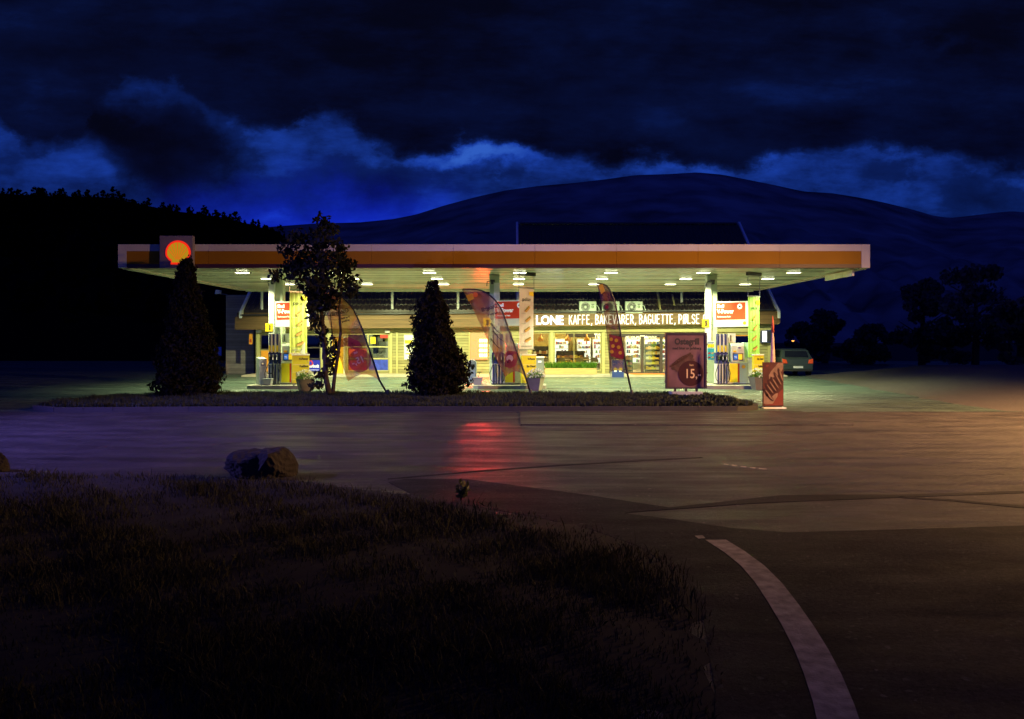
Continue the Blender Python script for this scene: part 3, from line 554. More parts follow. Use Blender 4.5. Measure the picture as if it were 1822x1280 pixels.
# ceiling lamps
colname = ['out past pump one towards the emblem end', 'between pump one and the broad cypress', 'over the cypress in the middle of the island', 'beside the pillar of pump three', 'over the middle of the shop windows', 'beside the pillar of pump five', 'out past pump five at the plain canopy end']
rowname = ['front row canopy lamp nearest the road', 'middle row canopy lamp', 'back row canopy lamp nearest the shop']
l0 = None
for ci, x in enumerate((-11.1, -7.2, -3.4, .32, 4.08, 7.88, 11.6)):
    for ri, y in enumerate((32.8, 36.1, 39.6)):
        if l0 is None:
            t = l0 = thing('canopy_lamp', '', 'ceiling lamp', (0, 0, 0), 'lamps set in the canopy ceiling')
            mb = MB(); mb.box(-.29, .29, -.15, .15, -.03, -.003, 'lamp_rim'); mb.build('housing', t)
            mb = MB(); mb.hexa([(-.22, -.09, -.046), (.22, -.09, -.046), (.22, .09, -.046), (-.22, .09, -.046), (-.26, -.12, -.031), (.26, -.12, -.031), (.26, .12, -.031), (-.26, .12, -.031)], 'canopy_lamp_glow'); mb.build('diffuser', t)
            ld = bpy.data.lights.new('canopy_lamp_light', 'SPOT'); ld.energy = 1500; ld.color = (.95, 1.0, .48); ld.spot_size = R(134); ld.spot_blend = .55; ld.shadow_soft_size = .05; lo = bpy.data.objects.new('canopy_lamp_light', ld); COL.objects.link(lo); lo.parent = t; lo.location = (0, 0, -.09)
        else: t = copy_tree(l0)
        if ri == 2:                            # the lamps nearest the shop are tipped towards its roof edge and front
            for ch_ in t.children:
                if ch_.type == 'LIGHT': ch_.rotation_euler = (R(24), 0, 0)
        t.location = (x, y, ZS); t['label'] = rowname[ri]+', '+colname[ci]

# ------------------------------------------------------------------ shop building
YW = 45.0
B = thing('shop_building', 'long low shop with wooden fascia, tiled roof and lit windows behind the pumps', 'building', (0, YW, 0))
def wall(name, x0, x1, z0, z1, y0, y1, ops, mt, parent):
    xs = sorted({x0, x1, *[o[0] for o in ops], *[o[1] for o in ops]}); zs = sorted({z0, z1, *[o[2] for o in ops], *[o[3] for o in ops]})
    def solid(i, j):
        if i < 0 or j < 0 or i >= len(xs)-1 or j >= len(zs)-1: return False
        cx, cz = (xs[i]+xs[i+1])/2, (zs[j]+zs[j+1])/2; return not any(o[0] < cx < o[1] and o[2] < cz < o[3] for o in ops)
    mb = MB()
    for i in range(len(xs)-1):
        for j in range(len(zs)-1):
            if not solid(i, j): continue
            a, c, e, f = xs[i], xs[i+1], zs[j], zs[j+1]
            mb.add([(a, y0, e), (c, y0, e), (c, y0, f), (a, y0, f)], [(0, 1, 2, 3)], mt); mb.add([(a, y1, e), (c, y1, e), (c, y1, f), (a, y1, f)], [(3, 2, 1, 0)], mt)
            if not solid(i-1, j): mb.add([(a, y0, e), (a, y1, e), (a, y1, f), (a, y0, f)], [(3, 2, 1, 0)], mt)
            if not solid(i+1, j): mb.add([(c, y0, e), (c, y1, e), (c, y1, f), (c, y0, f)], [(0, 1, 2, 3)], mt)
            if not solid(i, j-1): mb.add([(a, y0, e), (c, y0, e), (c, y1, e), (a, y1, e)], [(3, 2, 1, 0)], mt)
            if not solid(i, j+1): mb.add([(a, y0, f), (c, y0, f), (c, y1, f), (a, y1, f)], [(0, 1, 2, 3)], mt)
    return mb.build(name, parent)
wx = lambda p: gx(p, YW)
wz = lambda p: gz(p, YW)
OPS = {'kiosk': (wx(463), wx(487), wz(622), wz(596)), 'dark': (wx(523), wx(570), wz(662), wz(596)), 'door': (wx(589), wx(613), .03, wz(600)), 'panes': (wx(617), wx(692), wz(661), wz(594)),
       'shop_a': (wx(944), wx(978), wz(660), wz(592)), 'shop_b': (wx(986), wx(1070), wz(660), wz(592)), 'entry': (wx(1084), wx(1262), .03, wz(594)), 'side': (wx(1305), wx(1338), wz(645), wz(596))}
wall('front_wall', wx(455), wx(1374), 0, 3.3, YW, YW+.2, list(OPS.values()), 'siding', B)
mb = MB(); mb.box(wx(1374)-.2, wx(1374), YW+.202, 53.2, 0, 3.3, 'siding'); mb.box(wx(455), wx(455)+.2, YW+.202, 53.2, 0, 3.3, 'siding'); mb.box(wx(455)+.202, wx(1374)-.202, 53, 53.2, 0, 3.3, 'siding'); mb.build('side_wall', B)
mb = MB()
for p0, p1 in ((457, 462), (487.5, 491), (518, 522.5), (571, 576), (583, 588.5), (693, 698), (705, 708), (834, 836.5), (979, 985), (1071, 1076), (1264, 1269), (1366, 1373)): mb = MB(); mb.box(wx(p0), wx(p1), YW-.06, YW-.003, 0.02, 2.86 if p0 < 700 and 0 else 2.43, 'cream_paint'); mb.build('wall_post', B)
mb = MB(); mb.box(wx(456), wx(700), YW-.08, YW-.003, 2.44, 2.60, 'cream_paint'); mb.build('lintel', B)
mb = MB(); mb.box(wx(942), wx(1372), YW-.09, YW-.003, 2.45, 2.84, 'cream_paint'); mb.build('lintel', B)
mb = MB(); mb.box(wx(452), wx(1378), 42.9, 47, .002, .10, 'step_stone'); st_ = mb.build('entrance_step', B)
# tilted wooden fascia board with its lettering
YFB = 44.35
def ftop(p): return 564-(p-418)*9.5/970
def fbot(p): return 587-(p-418)*10.5/970
mb = MB(); a, c = 418, 1388
mb.hexa([(gx(a, YFB), YFB, gz(fbot(a), YFB)), (gx(c, YFB), YFB, gz(fbot(c), YFB)), (gx(c, YFB), YFB+.12, gz(fbot(c), YFB)), (gx(a, YFB), YFB+.12, gz(fbot(a), YFB)),
         (gx(a, YFB), YFB, gz(ftop(a), YFB)), (gx(c, YFB), YFB, gz(ftop(c), YFB)), (gx(c, YFB), YFB+.12, gz(ftop(c), YFB)), (gx(a, YFB), YFB+.12, gz(ftop(a), YFB))], 'fascia_wood'); fb_ = mb.build('wooden_fascia', B)
mb = MB(); mb.box(gx(420, YFB), gx(1386, YFB), YFB+.125, YW-.005, 2.86, 2.90, 'cream_paint'); mb.build('eave', B)
mb = MB(); mb.text('LONE', gx(953, 44.28), gz(577.5, 44.28), 44.30, .50, 'letter_cold', .86, bold=.018, depth=.05); mb.build('lit_letters', fb_)
def arcp(cx, cy, rx, ry, a0, a1, n=8): return [(cx+rx*math.cos(R(a0+(a1-a0)*k/n)), cy+ry*math.sin(R(a0+(a1-a0)*k/n))) for k in range(n+1)]
OO = arcp(.5, .72, .42, .28, 0, 180)+arcp(.5, .28, .42, .28, 180, 360)+[(.92, .72)]
BOW = lambda y0, y1, x=.62: [(.08, y1), (x-.2, y1)]+arcp(x-.2, (y0+y1)/2, .42, (y1-y0)/2, 90, -90)+[(.08, y0)]
GL = {'K': [[(.08, 0), (.08, 1)], [(.92, 1), (.12, .42)], [(.36, .58), (.95, 0)]], 'A': [[(.0, 0), (.5, 1), (1, 0)], [(.17, .3), (.83, .3)]], 'F': [[(.08, 0), (.08, 1), (.85, 1)], [(.08, .52), (.75, .52)]], 'E': [[(.88, 0), (.08, 0), (.08, 1), (.88, 1)], [(.08, .52), (.78, .52)]],
      'B': [[(.08, 0), (.08, 1)], BOW(.52, 1), BOW(0, .52, .66)], 'V': [[(0, 1), (.5, 0), (1, 1)]], 'R': [[(.08, 0), (.08, 1)], BOW(.46, 1), [(.5, .46), (.95, 0)]], 'G': [arcp(.5, .72, .42, .28, 20, 180)+arcp(.5, .28, .42, .28, 180, 360)+[(.92, .46), (.55, .46)]],
      'U': [[(.08, 1), (.08, .28)]+arcp(.5, .28, .42, .28, 180, 360)+[(.92, 1)]], 'T': [[(.5, 0), (.5, 1)], [(0, 1), (1, 1)]], 'P': [[(.08, 0), (.08, 1)], BOW(.42, 1)], 'L': [[(.08, 1), (.08, 0), (.85, 0)]], 'O': [OO], 'Ø': [OO, [(.05, -.04), (.95, 1.04)]],
      'S': [arcp(.5, .75, .40, .25, 20, 270)+arcp(.5, .25, .42, .25, 90, -160)], 'N': [[(.08, 0), (.08, 1), (.92, 0), (.92, 1)]], ',': [[(.3, .06), (.1, -.16)]]}
def stroke_text(mb, body, x, z, y, w, h, adv, st, mt, dz=0, depth=.03):
    for ch in body:
        if ch == ' ': x += adv*.62; continue
        for ln in GL[ch]:
            P_ = [Vector((x+a*w, z+b*h)) for a, b in ln]
            for k in range(len(P_)-1):
                p, q_ = P_[k], P_[k+1]; d = q_-p
                if d.length < 1e-5: continue
                d.normalize(); nn = Vector((-d.y, d.x))*st/2; e = d*st*.28; yy_ = y-.0004*(k % 5)
                c4 = [p-e-nn, q_+e-nn, q_+e+nn, p-e+nn]; mb.hexa([(c.x, yy_-depth, c.y) for c in c4]+[(c.x, yy_, c.y) for c in c4], mt)
        x += (adv if ch != ',' else adv*.42); z += dz*(adv if ch != ',' else adv*.42)
    return x, z
Yl = 44.345; tx, tz = gx(1012.5, Yl), gz(577.2, Yl)
for word in ('KAFFE,', 'BAKEVARER,', 'BAGUETTE,', 'PØLSE', 'OG'):
    mb = MB(); tx, tz = stroke_text(mb, word, tx, tz, Yl, .180, .50, .243, .043, 'letter_white', .0072); mb.build('lit_word', fb_); tx += .243*.62
# roofs
SL = .79; zr = lambda y: 3.46+(y-44.3)*SL
def roof_slab(x0, x1, y0, y1, name):
    mb = MB(); mb.hexa([(x0, y0, zr(y0)-.12), (x1, y0, zr(y0)-.12), (x1, y1, zr(y1)-.12), (x0, y1, zr(y1)-.12), (x0, y0, zr(y0)), (x1, y0, zr(y0)), (x1, y1, zr(y1)), (x0, y1, zr(y1))], 'tile_roof')
    nw = int((x1-x0)/.25)                          # rolls of the tiles run up the slope, each course tipped up at its lower edge
    prof = [(0, .012), (.30, .014), (.45, .055), (.60, .075), (.75, .055), (.92, .014)]; xs_ = [x0+.01+(k+a)*(x1-x0-.02)/nw for k in range(nw) for a, _ in prof]; hs_ = [h for k in range(nw) for _, h in prof]; yy = y0-.03
    while yy < y1-.2:
        ye = min(yy+.42, y1); n_ = len(xs_); mb.add([(x, yy, zr(yy)+h+.030) for x, h in zip(xs_, hs_)]+[(x, ye, zr(ye)+h) for x, h in zip(xs_, hs_)]+[(x, yy, zr(yy)-.01) for x in xs_], [(i, i+1, n_+i+1, n_+i) for i in range(n_-1)]+[(2*n_+i, 2*n_+i+1, i+1, i) for i in range(n_-1)], 'tile_roof'); yy += .40
    yb = 2*y1-y0; mb.hexa([(x0, y1+.002, zr(y1)-.12), (x1, y1+.002, zr(y1)-.12), (x1, yb, zr(y0)-.12), (x0, yb, zr(y0)-.12), (x0, y1+.002, zr(y1)), (x1, y1+.002, zr(y1)), (x1, yb, zr(y0)), (x0, yb, zr(y0))], 'tile_roof')
    o = mb.build(name, B)
    if y1 > 50:
        mb = MB(); mb.tube([(x0+.1, y1, zr(y1)+.02), (x1-.1, y1, zr(y1)+.02)], .11, 'tile_roof', 8)
        r_ = np.random.default_rng(2)
        mb.build('ridge_tiles', o)
    return o
rl = roof_slab(-15.0, .20, 44.53, 47.8, 'roof'); rh = roof_slab(.42, 14.75, 44.53, 52.0, 'roof')
mb = MB(); mb.box(gx(422, 44.6), gx(1384, 44.6), 44.56, 44.62, 2.92, 3.52, 'fascia_wood'); mb.build('eave_board', B)
def barge(x0, y0, y1, parent):
    mb = MB(); mb.hexa([(x0, y0, zr(y0)-.22), (x0+.14, y0, zr(y0)-.22), (x0+.14, y1, zr(y1)-.22), (x0, y1, zr(y1)-.22), (x0, y0, zr(y0)+.14), (x0+.14, y0, zr(y0)+.14), (x0+.14, y1, zr(y1)+.14), (x0, y1, zr(y1)+.14)], 'barge_paint'); mb.build('barge_board', parent)
barge(-15.16, 44.25, 47.8, rl); barge(.26, 44.25, 52.05, rh); barge(14.77, 44.25, 52.05, rh)
mb = MB(); mb.tube([(-15.1, 44.28, 3.37), (14.7, 44.28, 3.67)], .05, 'dark_metal', 6); mb.build('gutter', B)
# vent pipes and battens on the roof slope
def onroof(px, py):                                  # the roof point seen at a pixel
    k = (605-py)/F; y = (3.46-44.3*SL-2)/(k-SL); return ((px-911)/F*y, y, zr(y))
for (p0, q0), (p1, q1), r_, mt in (((1170, 522), (1175, 554), .07, 'cream_paint'), ((1196, 527), (1200, 546), .06, 'cream_paint')):
    mb = MB(); a, c = onroof(p0, q0), onroof(p1, q1); mb.tube([(a[0], a[1], a[2]+.06), (c[0], c[1], c[2]+.06)], r_, mt, 6); mb.build('batten', rh)
for px in (698, 815, 466, 1213):
    mb = MB(); y_ = 44.6 if px < 1000 else 45.1; p_ = MB(); x_ = gx(px, y_); mb.tube([(x_, y_, zr(y_)-.05), (x_, y_, ZS+.2)], .075, 'barge_paint', 8); mb.build('vent_pipe', rl if px < 900 else rh)
# windows and doors (frame > pane)
def frame(name, key, y, fr, mt, vs=(), hs=(), pane='pane_glass', w=.07, parent=B):
    x0, x1, z0, z1 = OPS[key] if isinstance(key, str) else key; mb = MB(); d0, d1 = y-.04, y+.06
    mb.box(x0+.003, x0+fr, d0, d1, z0+.003, z1-.003, mt); mb.box(x1-fr, x1-.003, d0, d1, z0+.003, z1-.003, mt); mb.box(x0+fr+.001, x1-fr-.001, d0, d1, z0+.003, z0+fr, mt); mb.box(x0+fr+.001, x1-fr-.001, d0, d1, z1-fr, z1-.003, mt)
    for q in vs: mb.box(q-w/2, q+w/2, d0+.005, d1-.005, z0+fr+.001, z1-fr-.001, mt)
    for q in hs: mb.box(x0+fr+.001, x1-fr-.001, d0+.008, d1-.008, q-w/2, q+w/2, mt)
    o = mb.build(name, parent); mb = MB(); mb.box(x0+fr*.5, x1-fr*.5, y+.005, y+.017, z0+fr*.5, z1-fr*.5, pane); mb.build('pane', o); return o
frame('window', 'kiosk', YW+.08, .05, 'dark_frame', pane='dark_glass')
f2 = frame('window', 'dark', YW+.08, .06, 'dark_frame', hs=(wz(619), wz(639)), pane='dark_glass')
mb = MB(); sx0, sx1, sz0, sz1 = wx(536), wx(569.3), wz(660.5), wz(641); mb.box(sx0, sx1, YW-.03, YW+.03, sz0, sz1, 'sign_blue')
mb.disc(wx(552), wz(646.5), .17, YW-.033, 'emblem_flat_red'); mb.disc(wx(552), wz(646.5), .105, YW-.036, 'sign_blue'); mb.text('Parkering forbudt', sx1-.04, wz(654), YW-.033, .17, 'ink_white', .8, 'r', bold=.012); mb.text('www.parkering.no', sx1-.06, wz(659.2), YW-.033, .07, 'ink_white', .9, 'r'); mb.build('notice', f2)
mb = MB(); x0, x1, z0, z1 = OPS['door']; mb.box(x0+.05, x1-.05, YW+.06, YW+.11, .06, z1-.05, 'yellow_door_paint'); mb.box(x0+.003, x0+.048, YW-.02, YW+.12, .04, z1-.003, 'white_paint'); mb.box(x1-.048, x1-.003, YW-.02, YW+.12, .04, z1-.003, 'white_paint'); dr = mb.build('door', B)
mb = MB(); mb.tube([(x1-.13, YW+.05, 1.0), (x1-.13, YW-.01, 1.0), (x1-.24, YW-.01, 1.0)], .014, 'metal_grey', 6); mb.build('handle', dr)
f3 = frame('window', 'panes', YW+.08, .06, 'cream_paint', vs=(wx(654.5),), hs=(wz(617.5), wz(638.5)), pane='dark_glass')
for p0, p1, q0, q1, mt in ((620, 652, 636, 621, 'poster_red'), (620, 652, 659, 641, 'poster_red'), (657, 690, 659, 640.5, 'poster_blue'), (659, 668, 612, 600, 'tag_yellow'), (676, 690, 602, 596, 'poster_red')): mb = MB(); mb.quad(wx(p0), wx(p1), wz(q0), wz(q1), YW+.06, mt); mb.build('window_poster', f3)
mb = MB(); mb.box(wx(465), wx(486), YW-.04, YW-.004, .22, wz(624), 'orange_board'); mb.build('orange_panel', B)
frame('window', 'shop_a', YW+.08, .05, 'cream_paint', pane='pane_glass'); frame('window', 'shop_b', YW+.08, .05, 'cream_paint', vs=(wx(1021.5),), w=.03, pane='pane_glass')
ed = frame('entrance', 'entry', YW+.08, .14, 'dark_frame', vs=(wx(1088), wx(1143), wx(1177), wx(1195), wx(1228)), w=.16, pane='pane_glass')
mb = MB(); mb.box(wx(1139), wx(1147), YW-.02, YW+.035, wz(599), wz(597), 'white_paint'); mb.build('door_sensor', ed); mb = MB(); mb.tube([(wx(1140), YW+.02, .9), (wx(1140), YW+.02, 1.5)], .02, 'metal_grey', 6); mb.build('handle', ed)
frame('window', 'side', YW+.08, .07, 'orange_board', pane='dark_glass')
# side block with pale cladding
sb = MB(); sb.box(gx(402, 47), gx(452, 47), 47, 55, 0, gz(525, 47), 'grey_siding'); o = sb.build('storage_block', loc=(gx(427, 47), 47, 0)); setp(o, 'plain grey clad block at the dark end of the shop, behind the tapering cypress', 'building')
lf = thing('wall_floodlight', 'unlit white floodlight on a bracket at the top of the grey clad block', 'lamp', at(389, 520, 46.6))
mb = MB(); p = at(389, 520, 46.6); mb.hexa([(p[0]-.16, p[1]-.2, p[2]-.12), (p[0]+.12, p[1]-.2, p[2]-.12), (p[0]+.12, p[1]+.1, p[2]-.08), (p[0]-.16, p[1]+.1, p[2]-.08), (p[0]-.1, p[1]-.2, p[2]+.12), (p[0]+.14, p[1]-.2, p[2]+.08), (p[0]+.14, p[1]+.1, p[2]+.1), (p[0]-.1, p[1]+.1, p[2]+.14)], 'white_paint'); mb.build('lamp_head', lf)
mb = MB(); mb.tube([(p[0]+.1, p[1], p[2]-.1), (p[0]+.3, p[1]+.3, p[2]-.12), (gx(403, 47), 47.05, p[2]-.12)], .03, 'metal_grey', 6); mb.build('bracket', lf)
for px, nm in ((617+440*0, 'cream bulkhead lamp over the red window posters'), (690, 'cream bulkhead lamp at the corner past the blue window poster'), (462, 'cream bulkhead lamp at the far end of the shop wall by the kiosk window')):
    x_ = wx({617: 565}.get(px, px)); mb = MB(); mb.box(x_-.14, x_+.14, YW-.22, YW-.065, 2.40, 2.56, 'white_paint'); o = mb.build('bulkhead_lamp', loc=(x_, YW-.1, 2.5), bevel=.02); setp(o, nm if px != 617 else 'cream bulkhead lamp above the parking notice', 'wall lamp', 'bulkhead lamps along the shop wall')

# ------------------------------------------------------------------ shop interior
mb = MB(); rx0, rx1 = .9, wx(1374)-.21
mb.box(rx0-.1, rx0, YW+.21, 52.98, .1, 3.0, 'room_wall'); mb.box(rx0+.001, rx1, 52.8, 52.98, .1, 3.0, 'room_wall'); mb.box(12.3, 12.4, YW+.21, 52.79, .1, 3.0, 'room_wall'); mb.build('partition', B)
mb = MB(); mb.box(rx0+.001, 12.29, YW+.21, 52.79, .04, .105, 'room_floor'); mb.build('shop_floor', B)
mb = MB(); mb.box(wx(455)+.21, rx1, YW+.21, 52.98, 3.002, 3.1, 'ceiling_white'); cl = mb.build('ceiling', B)
for x_ in (2.6, 5.2, 7.8, 10.6):
    for y_ in (46.6, 48.6, 50.8): mb = MB(); mb.box(x_-.6, x_+.6, y_-.15, y_+.15, 2.97, 2.999, 'ceiling_glow'); mb.build('ceiling_panel', cl)
hb_ = MB(); hb_.box(3.35, 11.9, 49.3, 49.4, 2.16, 2.72, 'room_dark'); hb_.text('TØRST', gx(1057, 49.28), gz(602.5, 49.28), 49.28, .30, 'letter_white', .8, bold=.01); hb_.text('SE GLASS', gx(1112, 49.28), gz(602.5, 49.28), 49.28, .28, 'letter_white', .72, bold=.01); hb_.text('MARE', gx(1146, 49.28), gz(602.5, 49.28), 49.28, .28, 'letter_white', .8, bold=.01)
o = hb_.build('drinks_header', loc=(7.5, 49.35, 2.4)); setp(o, 'dark overhead board with pale lettering above the lit coolers in the shop', 'shop sign')
def cooler(px0, px1, Y, label, seed):
    r2 = np.random.default_rng(seed); x0, x1 = gx(px0, Y), gx(px1, Y); t = thing('drinks_cooler', label, 'cooler', ((x0+x1)/2, Y, .105), 'lit coolers along the shop back wall')
    mb = MB(); mb.box(x0, x1, Y+.02, Y+.6, .105, 2.1, 'white_paint'); mb.build('cabinet', t); mb = MB(); mb.quad(x0+.06, x1-.06, .5, 2.02, Y+.016, 'cooler_glow'); mb.build('lit_back', t); mb = MB()
    for z in (.55, .85, 1.15, 1.45, 1.72):
        mb.box(x0+.06, x1-.06, Y-.3, Y+.012, z-.02, z, 'metal_grey'); x = x0+.1
        while x < x1-.14:
            w = r2.uniform(.06, .10)
            if r2.random() < .72: mb.box(x, x+w, Y-.28, Y-.02, z+.001, z+r2.uniform(.12, .22), 'goods_%d' % r2.integers(0, 8))
            x += w+r2.uniform(.01, .06)
    mb.build('stocked_shelves', t)
cooler(986, 1012, 52.1, 'bright cooler with two white doors behind the window seats', 1); cooler(1026, 1052, 52.1, 'bright drinks cooler behind the third pendant lamp', 2); cooler(1054, 1076, 52.1, 'bright narrow cooler next to the window pillar', 3); cooler(1112, 1140, 52.1, 'bright drinks cooler seen through the closed door leaf', 4); cooler(1146, 1196, 52.1, 'wide bright cooler behind the bread rack', 5)
def rack(px0, px1, Y, label, goods, h, name='goods_shelf', seed=0):
    r2 = np.random.default_rng(seed); x0, x1 = gx(px0, Y), gx(px1, Y); t = thing(name, label, 'shelf', ((x0+x1)/2, Y, .105), 'goods shelves inside the shop')
    mb = MB(); mb.box(x0, x1, Y+.3, Y+.34, .105, h, 'dark_metal'); mb.box(x0, x0+.03, Y, Y+.3, .105, h, 'dark_metal'); mb.box(x1-.03, x1, Y, Y+.3, .105, h, 'dark_metal'); mb.build('frame', t)
    z = .25
    while z < h-.15:
        mb = MB(); mb.box(x0+.031, x1-.031, Y-.05, Y+.299, z-.025, z, 'table_wood'); x = x0+.05
        while x < x1-.12:
            w = r2.uniform(.08, .18); mb.box(x, min(x+w, x1-.04), Y+.0, Y+.28, z+.001, z+r2.uniform(.10, .19), 'goods_%d' % goods[r2.integers(0, len(goods))]); x += w+.012
        mb.build('stocked_shelf', t); z += .30
rack(1148, 1176, 47.3, 'shelf of yellow packets just inside the open door leaf', [1, 6, 6, 1, 4], 1.75, seed=1)
rack(1112, 1126, 47.0, 'dark low shelf behind the closed door leaf', [3, 7, 5], 1.05, seed=2); rack(1200, 1256, 47.3, 'shelf of mixed goods hidden mostly by the grill poster', [1, 0, 4, 6], 1.6, seed=3)
rack(948, 976, 49.5, 'tall goods shelf behind the smaller window', [1, 5, 6, 4], 1.6, seed=4); rack(990, 1040, 50.6, 'long goods shelf behind the dining chairs', [1, 5, 6, 5], 1.3, seed=5)
lb = ['orange pendant lamp behind the smaller shop window', 'orange pendant lamp in the wide window, beside the cream pillar', 'orange pendant lamp in front of the tall drinks cooler']
for k, px in enumerate((962, 1010, 1044)):
    Yp = 46.5; x_ = gx(px, Yp); t = thing('pendant_lamp', lb[k], 'lamp', (x_, Yp, 3.0), 'pendant lamps over the window seats'); zb = gz(607.5, Yp)
    mb = MB(); mb.tube([(x_, Yp, 3.0), (x_, Yp, zb+.38)], .008, 'dark_metal', 6); mb.build('cord', t)
    mb = MB(); mb.lathe([(.04, zb+.40), (.045, zb+.30), (.10, zb+.24), (.17, zb+.14), (.19, zb)], 'pendant_orange', (x_, Yp)); mb.build('shade', t, smooth=True)
    mb = MB(); mb.lathe([(.02, zb+.10), (.05, zb+.05), (.02, zb+.0)], 'bulb_glow', (x_, Yp), 10); mb.build('bulb', t)
def chair():
    t = thing('cafe_chair', '', 'chair', (0, 0, 0), 'chairs at the window tables'); mb = MB(); mb.box(-.2, .2, -.2, .2, .43, .47, 'chair_wood'); mb.build('seat', t, bevel=.01)
    mb = MB(); mb.prism([(-.2, .62), (.2, .62), (.21, .78), (.15, .86), (-.15, .86), (-.21, .78)], .17, .20, 'chair_wood'); mb.build('backrest', t)
    for sx in (-1, 1):
        mb = MB(); mb.tube([(sx*.17, -.17, .43), (sx*.19, -.19, 0)], .016, 'chair_wood', 6); mb.build('leg', t); mb = MB(); mb.tube([(sx*.18, .185, .80), (sx*.17, .17, .43), (sx*.19, .21, 0)], .016, 'chair_wood', 6); mb.build('leg', t)
    return t
ch = None
for x_, y_, rz, lab in ((1.9, 46.9, 200, 'wooden chair behind the smaller window, facing the room'), (2.9, 46.4, 170, 'wooden chair nearest the cream window pillar, back to the glass'), (3.35, 47.8, 10, 'wooden chair across the table from the pillar chair'), (3.9, 46.5, 185, 'wooden chair in the middle of the wide window'), (4.4, 47.9, -15, 'wooden chair on the room side of the second table'), (4.85, 46.5, 160, 'wooden chair under the lamp by the drinks cooler')):
    t = ch = chair() if ch is None else copy_tree(ch); t.location = (x_, y_, .105); t.rotation_euler = (0, 0, R(rz)); t['label'] = lab
tb = None
for x_, lab in ((3.1, 'small square wooden table next to the cream window pillar'), (4.35, 'small square wooden table nearer the shop door')):
    if tb is None:
        tb = t = thing('cafe_table', '', 'table', (0, 0, 0), 'tables at the shop window'); mb = MB(); mb.box(-.38, .38, -.38, .38, .70, .74, 'table_wood'); mb.build('table_top', t, bevel=.01)
        mb = MB(); mb.tube([(0, 0, .02), (0, 0, .70)], .035, 'dark_metal'); mb.box(-.22, .22, -.22, .22, 0, .02, 'dark_metal'); mb.build('pedestal', t)
    else: t = copy_tree(tb)
    t.location = (x_, 47.15, .105); t['label'] = lab

# ------------------------------------------------------------------ things on and against the shop
ac = None
for px, lab in ((1045.5, 'white fan unit on the roof edge above the word for coffee'), (1086.5, 'white fan unit on the roof edge, half hidden by the slim dark flag'), (1127.5, 'white fan unit on the roof edge, beside the slim dark flag on its open side')):
    x_ = gx(px, 44.45); zb = gz(557, 44.45)
    if ac is None:
        ac = t = thing('fan_unit', '', 'air conditioner', (0, 0, 0), 'air conditioners on the shop roof edge'); mb = MB(); mb.box(-.48, .48, -.18, .18, 0, .66, 'ac_white'); bd = mb.build('casing', t, bevel=.02)
        mb = MB(); mb.disc(-.13, .34, .255, -.183, 'ac_grille'); mb.add([(-.13+r_*math.cos(a), -.187, .34+r_*math.sin(a)) for r_ in (.20, .215) for a in np.linspace(0, 2*math.pi, 24, endpoint=False)], [(k, (k+1) % 24, 24+(k+1) % 24, 24+k) for k in range(24)], 'metal_grey'); mb.disc(-.13, .34, .075, -.190, 'ac_white')
        for k in range(10): a = k*math.pi/5; mb.add([(-.13+.08*math.cos(a)-.006*math.sin(a), -.186, .34+.08*math.sin(a)+.006*math.cos(a)), (-.13+.24*math.cos(a), -.186, .34+.24*math.sin(a)), (-.13+.08*math.cos(a)+.006*math.sin(a), -.186, .34+.08*math.sin(a)-.006*math.cos(a))], [(0, 1, 2)], 'metal_grey')
        mb.build('fan_grille', t); mb = MB(); mb.disc(.27, .35, .07, -.184, 'grass_green', 16); mb.disc(.27, .35, .035, -.187, 'ac_white', 12); mb.quad(.2, .36, .47, .51, -.184, 'ac_grille'); mb.build('badge', t)
        mb = MB(); mb.tube([(.48, 0, .45), (.58, 0, .40), (.66, 0, .2), (.60, .05, .02)], .025, 'ac_white', 6); mb.build('hose', t)
    else: t = copy_tree(ac)
    t.location = (x_, 44.5, zb-.02); t['label'] = lab
def wallsign(name, label, cat, px0, px1, py0, py1, fn):
    x0, x1, z0, z1 = wx(px0), wx(px1), wz(py1), wz(py0); t = thing(name, label, cat, ((x0+x1)/2, YW-.02, z0)); fn(t, x0, x1, z0, z1); return t
def pb(t, x0, x1, z0, z1):
    mb = MB(); mb.box(x0, x1, YW-.14, YW-.065, z0, z1, 'led_board'); h = z1-z0
    for k, s in enumerate(('V-Power', 'FuelSave', 'Diesel', 'Diesel X')): mb.text(s, x0+.08, z0+h*(.70-k*.20), YW-.142, .065, 'orange_board', .8)
    mb.build('board', t)
    for k in range(4):
        zc = z0+h*(.66-k*.185); mb = MB(); y_ = YW-.155
        for q in range(4):
            xq = x0+.52+q*.105+(.03 if q > 1 else 0)
            for r_ in ((0, .075, .15, .165), (0, .075, .07, .085), (0, .075, 0, .015), (0, .014, .017, .068), (.061, .075, .017, .068), (0, .014, .087, .148), (.061, .075, .087, .148)): mb.box(xq+r_[0], xq+r_[1], y_, y_+.012, zc+r_[2], zc+r_[3], 'led_red')
        mb.build('lit_digits', t)
    for pw, cone_, aim_ in ((1150, 36, (-.7, 18, 0)),):  # added red spot, throws the red streak onto the road
        ld = bpy.data.lights.new('price_board_light', 'SPOT'); ld.energy = pw; ld.color = (1, .03, .03); ld.spot_size = R(cone_); ld.spot_blend = 1; ld.shadow_soft_size = .14; lo = bpy.data.objects.new('price_board_light', ld); COL.objects.link(lo); lo.parent = t
        p = Vector((x0+.6, YW-.2, z0+.9)); lo.location = p-OFF[t.name]; lo.rotation_euler = (Vector(aim_)-p).to_track_quat('-Z', 'Y').to_euler()
wallsign('price_board', 'lit fuel price board with glowing red digits on the shop wall', 'price board', 837, 868, 593, 640, pb)
